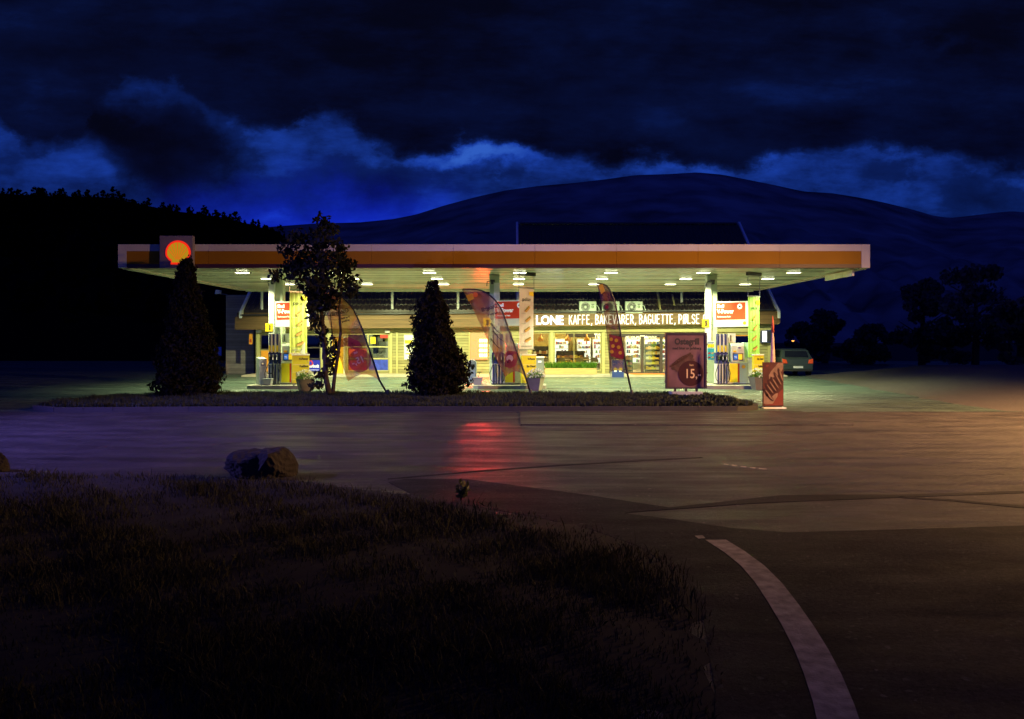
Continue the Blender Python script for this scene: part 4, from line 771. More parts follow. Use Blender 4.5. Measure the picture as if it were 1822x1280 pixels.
def wp(t, x0, x1, z0, z1):
    mb = MB(); mb.box(x0, x1, YW-.05, YW-.004, z0, z1, 'white_paint'); mb.quad(x0+.05, x1-.05, z0+.05, z1-.05, YW-.053, 'sheet_white'); mb.quad(x0+.05, x1-.05, z1-.5, z1-.3, YW-.056, 'tag_yellow'); mb.quad(x0+.08, x1-.08, z0+.3, z0+.36, YW-.056, 'orange_board'); mb.quad(x0+.1, x1-.12, z0+.7, z0+.8, YW-.056, 'ink_black'); mb.build('poster_case', t)
wallsign('wall_poster', 'white framed poster on the shop wall behind the broad cypress', 'poster', 719, 736, 596, 640, wp)
def op(t, x0, x1, z0, z1): mb = MB(); mb.box(x0, x1, YW-.09, YW-.062, z0, z1, 'orange_board'); mb.quad(x0+.05, x1-.05, z0+.1, z0+.3, YW-.093, 'poster_red'); mb.build('poster_sheet', t)
wallsign('wall_poster', 'small orange poster on the last post of the shop wall by the grey block', 'poster', 444, 450, 594, 613, op)
def rf_(t, x0, x1, z0, z1):
    mb = MB(); mb.box(x0, x1, YW-.35, YW-.063, z0, z1, 'navy'); mb.quad(x0+.03, x0+.28, z0+.05, z1-.05, YW-.352, 'cooler_glow'); mb.quad(x0+.3, x1-.03, z0+.05, z1-.05, YW-.352, 'dark_metal'); mb.build('lit_case', t)
wallsign('lit_notice_case', 'small blue notice case with a cold white light at the end of the shop wall', 'notice case', 1352, 1369, 588, 610, rf_)
mb = MB(); mb.slab([(wx(1120), 43.0), (wx(1184), 43.0), (wx(1178), 44.85), (wx(1118), 44.85)], .101, .115, 'mat_orange'); o = mb.build('door_mat', loc=(wx(1150), 44, .1)); setp(o, 'orange door mat in front of the shop entrance', 'door mat')
# planter of grass
Yp = 43.6; t = thing('grass_planter', 'long wooden planter filled with bright green grass under the shop window', 'planter', (gx(1017, Yp), Yp, .10)); x0, x1 = gx(970, Yp), gx(1062, Yp)
mb = MB(); zt = gz(655.5, Yp); mb.box(x0, x1, Yp, Yp+.04, .11, zt, 'planter_wood'); mb.box(x0, x1, Yp+.5, Yp+.54, .11, zt, 'planter_wood'); mb.box(x0, x0+.04, Yp+.041, Yp+.499, .11, zt-.003, 'planter_wood'); mb.box(x1-.04, x1, Yp+.041, Yp+.499, .11, zt-.003, 'planter_wood'); mb.box(x0+.041, x1-.041, Yp+.041, Yp+.499, .11, zt-.06, 'soil'); mb.build('trough', t)
n = 1500; o = blades('grass', rng.uniform(x0+.02, x1-.0, n), rng.uniform(Yp+.05, Yp+.48, n), np.full(n, zt-.07), rng.uniform(.30, .46, n), 'grass_green', .014, lean=.3, parent=t); o['kind'] = 'stuff'
# newspaper stand and bench frame by the door
Yn = 42.0; t = thing('pavement_sign', 'dark pavement sign with two yellow hats printed on it by the shop door', 'sign', (gx(1099, Yn), Yn, 0)); x0, x1 = gx(1088, Yn), gx(1111, Yn); z0, z1 = gz(672, Yn), gz(640, Yn)
mb = MB(); mb.box(x0, x0+.03, Yn, Yn+.04, .02, z1, 'metal_grey'); mb.box(x1-.03, x1, Yn, Yn+.04, .02, z1, 'metal_grey'); mb.box(x0+.031, x1-.031, Yn, Yn+.04, z0-.03, z0, 'metal_grey'); mb.box(x0+.031, x1-.031, Yn, Yn+.04, z1-.03, z1, 'metal_grey'); mb.box(x0, x0+.03, Yn+.5, Yn+.54, .02, .4, 'metal_grey'); mb.box(x1-.03, x1, Yn+.5, Yn+.54, .02, .4, 'metal_grey'); mb.build('frame', t)
mb = MB(); mb.box(x0+.032, x1-.032, Yn+.01, Yn+.03, z0+.001, z1-.031, 'navy')
for q in (.3, .7):
    xc = x0+(x1-x0)*q; mb.prism([(xc-.13, z0+.40), (xc+.13, z0+.40), (xc+.06, z0+.50), (xc+.02, z0+.53), (xc-.05, z0+.50)], Yn+.004, Yn+.009, 'tag_yellow'); mb.quad(xc-.06, xc+.06, z0+.30, z0+.38, Yn+.008, 'sheet_white')
mb.build('printed_panel', t)

# ------------------------------------------------------------------ pump islands
def ell(x, z, a, b, rot, n=20): c, s = math.cos(R(rot)), math.sin(R(rot)); return [(x+a*math.cos(t)*c-b*math.sin(t)*s, z+a*math.cos(t)*s+b*math.sin(t)*c) for t in np.linspace(0, 2*math.pi, n, endpoint=False)]
def hotdog(mb, x, z, y, L, rot, mats=('bun', 'sausage', 'lettuce')):
    c, s = math.cos(R(rot)), math.sin(R(rot)); q = lambda a, b: (x+a*c-b*s, z+a*s+b*c)
    mb.prism(ell(*q(0, -.10*L), L*.5, L*.15, rot), y-.003, y, mats[0]); mb.prism(ell(*q(0, .05*L), L*.54, L*.085, rot), y-.006, y-.0025, mats[1])
    for k in range(7): mb.prism(ell(*q((k-3)*.13*L, (.10+.02*(k % 2))*L), L*.07, L*.035, rot+(40 if k % 2 else -30), 8), y-.009, y-.0065, mats[2])
    mb.prism(ell(*q(0, -.16*L), L*.47, L*.10, rot), y-.0085, y-.0065, mats[0])
def island():
    t = thing('pump_island', '', 'island'); mb = MB()
    def rr(x0, x1, y0, y1, r): return [(cx+r*math.cos(R(a)), cy+r*math.sin(R(a))) for cx, cy, s in ((x1-r, y0+r, -90), (x1-r, y1-r, 0), (x0+r, y1-r, 90), (x0+r, y0+r, 180)) for a in (s, s+30, s+60, s+90)]
    mb.slab(rr(-1.5, 1.55, -.75, 1.35, .5), -.01, .14, 'concrete', 'island_kerb'); mb.slab(rr(-1.36, 1.41, -.61, 1.21, .4), .1, .146, 'concrete'); mb.build('kerb_ring', t); return t
def pump():
    t = thing('fuel_pump', '', 'fuel pump', group='fuel pumps under the canopy')
    mb = MB(); mb.box(-.78, -.28, .0, .42, .0, .86, 'pump_white'); mb.box(-.78, -.28, .10, .42, .862, 1.32, 'navy')
    for k, mt in enumerate(('navy', 'pump_white', 'navy', 'pump_white', 'navy', 'pump_grey')): mb.box(-.74+k*.076, -.68+k*.076, .03, .30, 1.322, 2.10, mt)
    for k in range(3): mb.box(-.745+k*.152, -.675+k*.152, .0, .028, 1.36, 1.62, 'board_yellow')
    for k in range(4): mb.box(-.74+k*.115, -.68+k*.115, -.012, -.001, .05, .84, 'navy')
    mb.build('hose_column', t)
    mb = MB(); mb.box(-.80, .80, -.03, .48, 0, .05, 'dark_metal'); mb.build('plinth', t)
    for k in range(3):
        x = -.70+k*.15; mb = MB(); mb.hexa([(x-.035, -.09, 1.02), (x+.035, -.09, 1.02), (x+.035, .09, 1.02), (x-.035, .09, 1.02), (x-.03, -.12, 1.16), (x+.03, -.12, 1.16), (x+.03, .08, 1.22), (x-.03, .08, 1.22)], 'black_rubber'); mb.tube([(x, -.11, 1.14), (x+.01, -.17, 1.18), (x+.01, -.19, 1.25)], .016, 'metal_grey', 6); mb.tube([(x, -.09, 1.03), (x, -.14, 1.05), (x, -.13, 1.14)], .01, 'ink_white' if k else 'grass_green', 5); nz = mb.build('nozzle', t)
        sw = (-.16, .05, .12)[k]; mb = MB(); mb.tube([(x, -.05, 1.03), (x+sw*.4, -.14, .78), (x+sw*1.1, -.17, .48), (x+sw*.9, -.16, .22), (x+.02+sw*.2, -.13, .10), (x+.10, -.10, .16), (x+.11, -.04, .5), (x+.10, .0, .86)], .017, 'black_rubber', 7); mb.build('hose', t, smooth=True)
    mb = MB(); mb.box(-.26, .72, .02, .46, .05, .93, 'pump_white'); mb.box(-.24, .09, .008, .019, .09, .88, 'pump_yellow'); mb.box(.092, .165, .006, .019, .09, .88, 'pump_red'); mb.box(.168, .50, .010, .019, .09, .88, 'pump_grey'); mb.box(.51, .515, .005, .019, .06, .92, 'dark_metal'); emblem(mb, .33, .74, .075, .004, 'emblem_flat_red', 'emblem_flat_yellow', .002); mb.build('cabinet', t, bevel=.008)
    mb = MB(); mb.prismx([(-.12, .95), (.36, .95), (.36, 1.72), (.06, 1.72), (-.05, 1.60)], -.20, .34, 'pump_grey'); hd = mb.build('display_head', t, bevel=.012)
    mb = MB(); mb.box(-.14, .28, -.118, -.065, 1.00, 1.30, 'dark_metal'); mb.box(-.11, .06, -.126, -.119, 1.04, 1.26, 'screen_blue'); mb.box(.08, .24, -.126, -.119, 1.04, 1.26, 'screen_yellow'); mb.text('95', -.09, 1.10, -.128, .09, 'ink_white', .9); mb.box(-.12, .0, -.10, -.05, 1.34, 1.42, 'tag_yellow'); mb.box(.06, .22, -.085, -.03, 1.46, 1.58, 'sheet_white'); mb.box(.08, .20, -.09, -.086, 1.49, 1.55, 'navy'); mb.build('screen', hd)
    mb = MB(); mb.prismx([(.0, .932), (.40, .932), (.40, 1.74), (.10, 1.74)], .36, .70, 'pump_white'); mb.box(.44, .62, -.0, .06, 1.0, 1.07, 'sheet_white'); mb.build('card_terminal', t, bevel=.01)
    mb = MB(); mb.box(-.24, .06, .20, .36, 1.742, 2.12, 'pump_white'); mb.box(-.17, -.13, .192, .199, 1.80, 2.05, 'dark_metal'); mb.build('vapour_column', t)
    return t
def vsign():
    t = thing('fuel_sign', '', 'sign', group='red and white fuel signs over the pumps'); mb = MB(); mb.box(-.71, .71, .0, .10, 0, 1.08, 'sign_white'); mb.build('panel', t, bevel=.015)
    mb = MB(); mb.box(-.66, .60, -.006, -.001, .31, 1.03, 'sign_red'); mb.text('Shell', -.60, .82, -.009, .14, 'ink_white', .82, bold=.008); mb.text('V-Power', -.60, .58, -.009, .175, 'ink_white', .80, bold=.010); mb.text('Performance Fuels', -.60, .41, -.009, .06, 'ink_white', .9, bold=.003)
    mb.disc(.36, .86, .10, -.008, 'ink_white', 20, .115); mb.disc(.36, .86, .045, -.010, 'ink_black', 14); emblem(mb, .55, .155, .075, -.002, 'emblem_flat_red', 'emblem_flat_yellow', .002); mb.build('printed_face', t)
    mb = MB(); mb.box(-.4, -.3, .102, .34, .3, .42, 'metal_grey'); mb.box(-.4, -.3, .102, .34, .7, .82, 'metal_grey'); mb.build('bracket', t); return t
def tag_(n):
    t = thing('pump_number', '', 'number tag', group='yellow pump number tags'); mb = MB(); mb.box(-.15, .15, -.03, .03, 0, .34, 'tag_yellow'); mb.text(n, .02, .07, -.033, .2, 'ink_black', .9, 'c', bold=.02); mb.build('tag_plate', t); mb = MB(); mb.tube([(.10, 0, .30), (.24, .04, .30)], .015, 'metal_grey', 6); mb.build('bracket', t); return t
def banner(mt, hang):
    t = thing('sausage_banner', '', 'banner', group='hanging sausage banners by the pumps'); mb = MB(); H_ = 2.5; nx_ = 14; vs = []
    for j in range(13):
        for i in range(nx_): vs.append((-.37+.74*i/(nx_-1), .014*math.sin(i*1.9)*(1 if mt != 'banner_white' else .2), H_*j/12))
    mb.add(vs, [(j*nx_+i, j*nx_+i+1, (j+1)*nx_+i+1, (j+1)*nx_+i) for j in range(12) for i in range(nx_-1)], mt); mb.add([(p[0], p[1]+.01, p[2]) for p in vs], [((j+1)*nx_+i, (j+1)*nx_+i+1, j*nx_+i+1, j*nx_+i) for j in range(12) for i in range(nx_-1)], mt)
    mb.text('pølse', -.02, 1.98, -.024, .16, 'ink_black', .95, 'c'); mb.prism([(.12, 2.22), (.35, 2.18), (.35, 2.38), (.12, 2.36)], -.028, -.022, 'emblem_flat_yellow' if mt != 'banner_white' else 'tag_yellow')
    for k in range(4): hotdog(mb, .02+.04*(k % 2), 1.66-k*.42, -.024, .34, 42-6*k); mb.quad(-.28, -.06, 1.46-k*.42, 1.475-k*.42, -.024, 'pump_grey')
    mb.quad(-.28, .28, .10, .13, -.024, 'bin_grey'); mb.build('cloth_panel', t)
    mb = MB(); mb.box(-.40, .40, -.02, .03, H_, H_+.05, 'metal_grey'); mb.build('rail', t); mb = MB(); mb.box(-.40, .40, -.02, .03, -.04, 0, 'metal_grey'); mb.build('rail', t)
    mb = MB()
    if hang:
        top = hang
        for s in (-1, 1): mb.tube([(s*.39, 0, H_+.03), (s*.39, 0, top-.12)], .012, 'metal_grey', 6)
        mb.box(-.44, .44, -.07, .07, top-.14, top-.002, 'dark_metal')
    else: mb.tube([(-.38, 0, H_+.03), (-.38, .02, H_+.5)], .012, 'metal_grey', 6); mb.tube([(.38, 0, H_+.03), (.38, .02, H_+.5)], .012, 'metal_grey', 6); mb.box(-.44, .44, -.04, .08, H_+.5, H_+.6, 'dark_metal')
    mb.build('hanger', t); return t
def yboard(lines):
    t = thing('price_stand', '', 'price stand', group='yellow price stands beside the pumps'); mb = MB(); mb.box(-.34, .34, -.04, .06, .10, 1.22, 'board_yellow'); mb.box(-.35, .35, -.05, .07, 1.222, 1.27, 'sheet_white')
    for k, s in enumerate(lines): mb.text(s, .30, 1.04-k*.30, -.043, .085, 'ink_black', .85, 'r', bold=.006); mb.text('95' if k != 1 else '98', .30, .92-k*.30, -.043, .05, 'bin_grey', .9, 'r'); mb.quad(-.34, .34, .84-k*.30, .848-k*.30, -.0425, 'sheet_white')
    mb.build('board', t); mb = MB(); mb.box(-.3, -.26, -.1, .14, .0, .11, 'metal_grey'); mb.box(.26, .3, -.1, .14, .0, .11, 'metal_grey'); mb.build('stand_feet', t); return t
def flowerpot(seed):
    t = thing('flower_pot', '', 'flower pot', group='square pots of white flowers by the pumps'); mb = MB(); a, c, h = .19, .30, .52
    v = [(-a, -a, 0), (a, -a, 0), (a, a, 0), (-a, a, 0), (-c, -c, h), (c, -c, h), (c, c, h), (-c, c, h)]; mb.add(v, [(0, 3, 2, 1), (0, 1, 5, 4), (2, 3, 7, 6), (3, 0, 4, 7)], 'pot_grey'); mb.add(v, [(1, 2, 6, 5)], 'pot_side'); mb.add([(-c, -c, h-.03), (c, -c, h-.03), (c, c, h-.03), (-c, c, h-.03)], [(0, 1, 2, 3)], 'soil'); mb.build('pot', t)
    r2 = np.random.default_rng(seed); d = r2.normal(size=(700, 3)); d /= np.linalg.norm(d, axis=1)[:, None]; p = d*np.array([.34, .34, .30])*r2.random((700, 1))**.4; p[:, 2] = np.abs(p[:, 2])*.95+h-.04; leaves('foliage', p, rng.uniform(.05, .10, 700), 'plant_green', t, aspect=.4)
    d = r2.normal(size=(110, 3)); d[:, 2] = np.abs(d[:, 2]); d /= np.linalg.norm(d, axis=1)[:, None]; p = d*np.array([.36, .36, .33])+np.array([0, 0, h]); p = np.repeat(p, 4, 0)+r2.normal(size=(440, 3))*.012; leaves('blossom', p, .045, 'petal_white', t, aspect=.9); return t
il = pm = vg = fp = None
who = ['pump one, by the leafy tree', 'pump three, behind the pink flag', 'pump five, by the grill poster']
bcol = ['banner_yellow', 'banner_white', 'banner_green']; bname = ['yellow-green sausage banner beside pump one, behind the leafy tree', 'white sausage banner beside pump three, next to the lit shop letters', 'bright green sausage banner beside pump five']
yl = [('V-Power', 'FuelSave', 'Diesel Extra'), ('V-Power', 'Bio Diesel', 'FuelSave'), ('Bio Diesel', 'FuelSave', 'Diesel Extra')]
for k, (x, s) in enumerate(PX):
    t = il = island() if il is None else copy_tree(il); t.location = (x+.62, 33.0, 0); setp(t, 'kerbed concrete island under '+who[k], 'island', 'pump islands')
    t = pm = pump() if pm is None else copy_tree(pm); t.location = (x+.70, 32.95, .147); t['label'] = 'white, yellow and navy fuel '+who[k]; t.rotation_euler = (0, 0, R((6, 3, 0)[k]))
    t = vg = vsign() if vg is None else copy_tree(vg); t.location = (x+.72, 33.62, gz((582, 580, 582)[k], 33.6)); t['label'] = 'red and white fuel sign over '+who[k]; t.rotation_euler = (0, R(-1.2), 0)
    t = tag_(('1', '3', '5')[k]); t.location = ((gx(479, 33.8), gx(866.5, 33.8), gx(1255.5, 33.8))[k], 33.8, gz((590, 581, 582.5)[k], 33.8)); t['label'] = 'yellow number %s tag on the canopy pillar' % ('1', '3', '5')[k]
    xb = (-8.85, .60, 10.02)[k]; zb_ = gz((628, 621, 636)[k], 33.0); t = banner(bcol[k], None if k == 0 else ZS-zb_); t.location = (xb, 33.0, zb_); t.rotation_euler = (0, 0, R(37)); t['label'] = bname[k]
    t = yboard(yl[k]); t.location = ((gx(535, 32.4), gx(940.5, 32.4), gx(1349, 32.4))[k], 32.4, .147); t.rotation_euler = (0, 0, R((25, 30, 38)[k])); t['label'] = 'yellow price stand next to '+who[k]
    t = fp = flowerpot(5) if fp is None else copy_tree(fp); t.location = ((gx(543, 30.4), gx(953, 31.4), gx(1349, 32.0))[k], (30.4, 31.4, 32.0)[k], .0 if k < 2 else .0); t.rotation_euler = (0, 0, R((28, -20, 10)[k])); t['label'] = 'dark pot of white flowers by '+who[k]
def wiper_panel(px0, px1, py0, py1, Y, label):
    x0, x1, z0, z1 = gx(px0, Y), gx(px1, Y), gz(py1, Y), gz(py0, Y); t = thing('menu_panel', label, 'menu panel', ((x0+x1)/2, Y, z0), 'teal menu panels on the canopy pillars'); mb = MB(); mb.box(x0, x1, Y, Y+.05, z0, z1, 'sheet_white'); h = z1-z0
    mb.quad(x0+.02, x1-.02, z0+.02, z0+h*.62, Y-.004, 'teal'); mb.quad(x0+.02, x1-.02, z0+h*.66, z0+h*.84, Y-.004, 'tag_yellow'); mb.quad(x0+.02, x1-.02, z0+h*.88, z0+h*.95, Y-.004, 'cabinet_blue')
    for a in (.14, .36):
        for q in (.28, .72): mb.prism(ell(x0+(x1-x0)*q, z0+h*a, .055, .035, 30, 10), Y-.008, Y-.005, 'bun' if q > .5 else 'poster_red')
    mb.build('panel', t)
wiper_panel(480.5, 491.5, 612, 649, 33.70, 'narrow teal menu panel on the pillar of pump one'); wiper_panel(1258, 1271.5, 607, 641, 33.70, 'narrow teal menu panel on the pillar of pump five, beside the grill poster')
# cabinets, bins and buckets around the islands
t = thing('air_water_cabinet', 'tall blue and grey service cabinet at the end of the island of pump one', 'cabinet', (gx(465, 33.1), 33.1, .146)); t.rotation_euler = (0, 0, R(28)); OFF[t.name] = Vector((0, 0, 0))
mb = MB(); mb.prismx([(-.34, 0), (.34, 0), (.34, 1.14), (-.34, 1.08)], -.15, .15, 'pump_grey'); mb.build('body', t, bevel=.02); mb = MB(); mb.box(-.145, .145, -.356, -.342, .02, 1.06, 'cabinet_blue'); mb.box(-.08, .06, -.366, -.357, .80, .95, 'navy'); mb.box(-.05, .03, -.370, -.367, .84, .91, 'sheet_white'); mb.build('front_panel', t)
def bucket(x, y, z, label, s=1):
    t = thing('squeegee_bucket', label, 'bucket', (x, y, z), 'window washing buckets on the pump islands'); OFF[t.name] = Vector((0, 0, 0)); mb = MB(); a, c, h = .13*s, .17*s, .25*s; v = [(-a, -a, 0), (a, -a, 0), (a, a, 0), (-a, a, 0), (-c, -c, h), (c, -c, h), (c, c, h), (-c, c, h)]; mb.hexa(v, 'bucket_grey'); mb.box(-c-.015, c+.015, -c-.015, c+.015, h-.0, h+.025, 'bucket_grey'); mb.build('tub', t)
    mb = MB(); mb.tube([(.02, 0, h), (.08, .02, h+.22)], .012, 'dark_metal', 6); mb.box(-.02, .16, .0, .04, h+.21, h+.25, 'black_rubber'); mb.build('squeegee', t)
bucket(gx(477, 32.6), 32.6, .146, 'grey washing bucket beside the tall blue service cabinet'); bucket(gx(850, 32.9), 32.9, .146, 'grey washing bucket beside the broad cypress', 1.15)
t = thing('litter_bin', 'grey litter bin with a rounded top at the end of the island of pump three', 'bin', (gx(840, 34), 34, .0)); OFF[t.name] = Vector((0, 0, 0))
mb = MB(); mb.prism([(-.19, .14), (.19, .14), (.19, 1.02), (.14, 1.12), (.05, 1.16), (-.05, 1.16), (-.14, 1.12), (-.19, 1.02)], -.18, .18, 'bin_grey'); mb.build('body', t, bevel=.015); mb = MB(); mb.box(-.12, .12, -.186, -.181, .84, .96, 'black_rubber'); mb.box(-.13, .13, -.184, -.181, .3, .7, 'cabinet_blue'); mb.build('opening', t)
t = thing('litter_bin', 'square grey steel bin with a white slot between price stand and grass planter', 'bin', (gx(960, 37), 37, 0)); OFF[t.name] = Vector((0, 0, 0))
mb = MB(); mb.box(-.2, .2, -.2, .2, .04, 1.16, 'bin_grey'); mb.box(-.22, .22, -.22, .22, 1.162, 1.22, 'sheet_white'); mb.build('body', t, bevel=.01); mb = MB(); mb.box(-.11, .11, -.21, -.201, .92, 1.06, 'cabinet_blue'); mb.box(-.07, .07, -.214, -.211, .95, 1.03, 'ink_white'); mb.build('slot', t)

# ------------------------------------------------------------------ poster stand and ice cream board
Y = 26.2; x0, x1, z0, z1 = gx(1184, Y), gx(1258, Y), gz(692, Y), gz(592.5, Y); t = thing('poster_stand', 'framed hot dog poster on three short posts beside the ground cover', 'poster stand', ((x0+x1)/2, Y, .12))
mb = MB(); f = .065; mb.box(x0, x0+f, Y, Y+.10, z0, z1, 'poster_frame'); mb.box(x1-f, x1, Y, Y+.10, z0, z1, 'poster_frame'); mb.box(x0+f+.001, x1-f-.001, Y, Y+.10, z1-f, z1, 'poster_frame'); mb.box(x0+f+.001, x1-f-.001, Y, Y+.10, z0, z0+f*.7, 'poster_frame')
for zz in (z0+.2, z0+.5, z1-.4):
    for xx in (x0-.03, x1+.004): mb.box(xx, xx+.026, Y+.02, Y+.08, zz, zz+.05, 'metal_grey')
mb.build('frame', t)
mb = MB(); mb.box(x0+f*.8, x1-f*.8, Y+.03, Y+.06, z0+f*.5, z1-f*.8, 'poster_purple'); yq = Y+.026; px_ = lambda p: gx(p, Y); pz_ = lambda p: gz(p, Y)
mb.text('Ostegrill', px_(1222.5), pz_(613), yq, .20, 'poster_ink', .84, 'c', bold=.012); mb.text('med biter av Jarlsberg', px_(1222.5), pz_(622), yq, .085, 'poster_ink', .90, 'c', bold=.004); mb.prism(ell(px_(1214), pz_(644.5), .43, .165, 33), yq-.002, yq+.001, 'poster_bun'); mb.prism(ell(px_(1211), pz_(640.5), .43, .055, 33), yq-.005, yq-.0025, 'ice_choc')
for k in range(9): a = -.34+k*.085; mb.prism(ell(px_(1211)+a*.84, pz_(640.5)+a*.545+.02, .045, .02, (50, -10)[k % 2], 8), yq-.008, yq-.0055, 'poster_bun')
mb.prism(ell(px_(1219), pz_(650), .37, .10, 33), yq-.0075, yq-.0055, 'poster_bun')
mb.disc(px_(1229.5), pz_(664.5), .415, yq-.010, 'poster_dark', 40); mb.text('kun', px_(1230.5), pz_(651.5), yq-.013, .075, 'poster_price', .9, 'c'); mb.text('15,-', px_(1232.5), pz_(673), yq-.013, .31, 'poster_price', .82, 'c', bold=.004); mb.build('printed_sheet', t)
mb = MB()
for p in (1201.5, 1221, 1240): mb.box(px_(p)-.035, px_(p)+.035, Y+.02, Y+.08, .30, z0-.002, 'dark_metal')
mb.build('post', t); mb = MB(); mb.box(px_(1193), px_(1248), Y-.22, Y+.32, .118, .30, 'bucket_grey'); mb.build('base_block', t, bevel=.02)
Y = 23.3; x0, x1, z0, z1 = gx(1357.5, Y), gx(1394, Y), gz(723, Y), gz(645, Y); t = thing('ice_cream_board', 'brown ice cream advertising board standing on a metal foot at the end of the island', 'advertising board', ((x0+x1)/2, Y, 0))
mb = MB(); mb.box(x0-.03, x1+.03, Y-.16, Y+.24, .0, .03, 'sheet_white'); mb.box(x0+.05, x1-.05, Y-.02, Y+.08, .031, z0, 'dark_metal'); mb.build('foot', t)
mb = MB(); mb.box(x0, x1, Y, Y+.06, z0, z1, 'ice_brown'); w, h = x1-x0, z1-z0; q = lambda a, c: (x0+w*a, z0+h*c); ya = Y-.003
mb.prism([q(*p) for p in ((.98, .985), (.74, .985), (.62, .92), (.40, .80), (.28, .70), (.30, .62), (.36, .64), (.55, .66), (.80, .72), (.98, .86))], ya-.002, ya+.001, 'ice_cream'); mb.prism([q(*p) for p in ((.02, .02), (.98, .02), (.98, .40), (.75, .30), (.52, .16), (.30, .10))], ya-.002, ya+.001, 'ice_red')
mb.prism([q(*p) for p in ((.03, .06), (.18, .04), (.48, .06), (.70, .22), (.72, .30), (.58, .28), (.40, .20), (.16, .22), (.03, .34))], ya-.004, ya-.0025, 'ice_cream')
for cx, cz, L_, rt in ((.20, .30, .17, 128), (.30, .40, .20, 126), (.44, .46, .22, 124), (.56, .53, .22, 122), (.70, .62, .23, 118), (.84, .70, .22, 108), (.34, .20, .15, 135)):
    mb.prism(ell(x0+w*cx, z0+h*cz, L_, .052, rt, 18), ya-.006, ya-.0045, 'ice_choc'); mb.prism(ell(x0+w*cx+.03, z0+h*cz-.01, L_*.8, .018, rt, 14), ya-.0085, ya-.0065, 'ice_cream')
mb.prism(ell(x0+w*.2, z0+h*.92, .05, .03, 20, 12), ya-.004, ya-.0025, 'ice_red'); mb.text('Isbil', x0+w*.70, z0+h*.86, ya-.005, .035, 'ice_choc', 1); mb.build('printed_face', t)

# ------------------------------------------------------------------ feather flags
def smooth_curve(P, n):
    P = [Vector(p) for p in P]; d = [0]
    for a, c in zip(P, P[1:]): d.append(d[-1]+(c-a).length)
    out = []
    for k in range(n):
        s = d[-1]*k/(n-1); i = 0
        while i < len(P)-2 and d[i+1] < s: i += 1
        f = (s-d[i])/(d[i+1]-d[i]); p0 = P[max(i-1, 0)]; p1 = P[i]; p2 = P[i+1]; p3 = P[min(i+2, len(P)-1)]
        out.append(.5*((2*p1)+(-p0+p2)*f+(2*p0-5*p1+4*p2-p3)*f*f+(-p0+3*p1-3*p2+p3)*f**3))
    return out
def flag(label, Y, pole, edge_, base, mt, deco, arc=.0, yaw=0):
    b0 = at(*base, Y); t = thing('feather_flag', label, 'flag', (b0[0], Y, .12), 'feather flags on the planted island')
    n = 40; PP = smooth_curve([at(*p, Y) for p in pole], n); EE = smooth_curve([at(*p, Y) for p in edge_], n); nx_ = 22
    lean = lambda p: Vector((p[0], Y+(p[0]-b0[0])*math.tan(R(yaw)), p[2])); vs = []
    for j in range(n):
        for i in range(nx_):
            s = i/(nx_-1); p = PP[j]*(1-s)+EE[j]*s; f = j/(n-1)
            p = Vector((p.x, p.y+.035*math.sin(s*9+f*5)*(1-f*.5)*min(1, s*3)+.02*math.sin(f*17+s*4), p.z+arc*math.sin(s*math.pi)*max(0, 1-f*9))); w = lean(p); vs.append((w.x, w.y+(p.y-Y), w.z))
    mb = MB(); mb.add(vs, [(j*nx_+i, j*nx_+i+1, (j+1)*nx_+i+1, (j+1)*nx_+i) for j in range(n-1) for i in range(nx_-1)], mt); sail = mb.build('sail', t, smooth=True)
    deco(sail, lambda px, py, d=0: tuple(lean(at(px, py, Y))+Vector((0, -.075-d, 0))))
    mb = MB(); low = at(*base, Y); pts_ = [(low[0], Y, .12)]+[tuple(lean(p)) for p in PP]; mb.tube(pts_, [.03]+[.036-.016*k/n for k in range(n)], 'pole_black', 8); mb.build('pole', t, smooth=True)
    mb = MB(); mb.tube([(low[0], Y, .10), (low[0]-.03, Y, .32)], .05, 'dark_metal'); mb.build('ground_spike', t); return t
def txt_to(sail, body, pxc, pyc, sizepx, rot, P, mt, flip=True, xs=.9, Y=27, bold=.006):
    p = P(pxc, pyc); mb = MB(); mb.text(body, p[0], p[2], p[1], sizepx/F*Y, mt, xs, 'c', flip, bold, rot=rot); mb.build('printed_lettering', sail)
def poly_to(sail, pts_, P, mt, d=0): mb = MB(); mb.add([P(*p, d) for p in pts_], [list(range(len(pts_)))], mt); mb.build('printed_shape', sail)
def circ(px, py, r, n=28): return [(px+r*math.cos(a), py+r*math.sin(a)) for a in np.linspace(0, 2*math.pi, n, endpoint=False)]
def decoA(mb, P):
    txt_to(mb, 'Ostegrill', 607, 559, 7.5, 14, P, 'flag_print', Y=27.0, xs=.85); txt_to(mb, 'med biter av', 613, 567.5, 3.2, 14, P, 'flag_print', Y=27); txt_to(mb, 'Jarlsberg', 616, 572.5, 3.2, 14, P, 'flag_print', Y=27)
    poly_to(mb, [(593, 616), (604, 604), (622, 600), (640, 608), (646, 618), (636, 624), (618, 616), (606, 618)], P, 'flag_plum', .004); poly_to(mb, circ(641, 642, 20.5), P, 'flag_plum', .008); txt_to(mb, '15,-', 640, 647, 12, 22, lambda a, c: P(a, c, .012), 'flag_cream', Y=27); txt_to(mb, 'kun', 634, 629, 3.6, 18, lambda a, c: P(a, c, .012), 'flag_cream', Y=27)
    poly_to(mb, [(572, 524), (580, 524), (584, 534), (577, 537)], P, 'flag_amber'); poly_to(mb, circ(588, 529, 3.6), P, 'flag_orange')
flag('broad leaning feather flag, cloth lit amber and purple, in front of the leafy tree', 26.9, [(675, 677), (662, 637), (650, 602), (640, 575), (629, 552), (616, 536), (602, 525), (586, 518), (567, 516)], [(619, 679), (611, 655), (603, 632), (595, 607), (588, 582), (581, 557), (575, 538), (571, 526), (566, 517)], (691, 707), 'flag_warm', decoA, arc=.22)
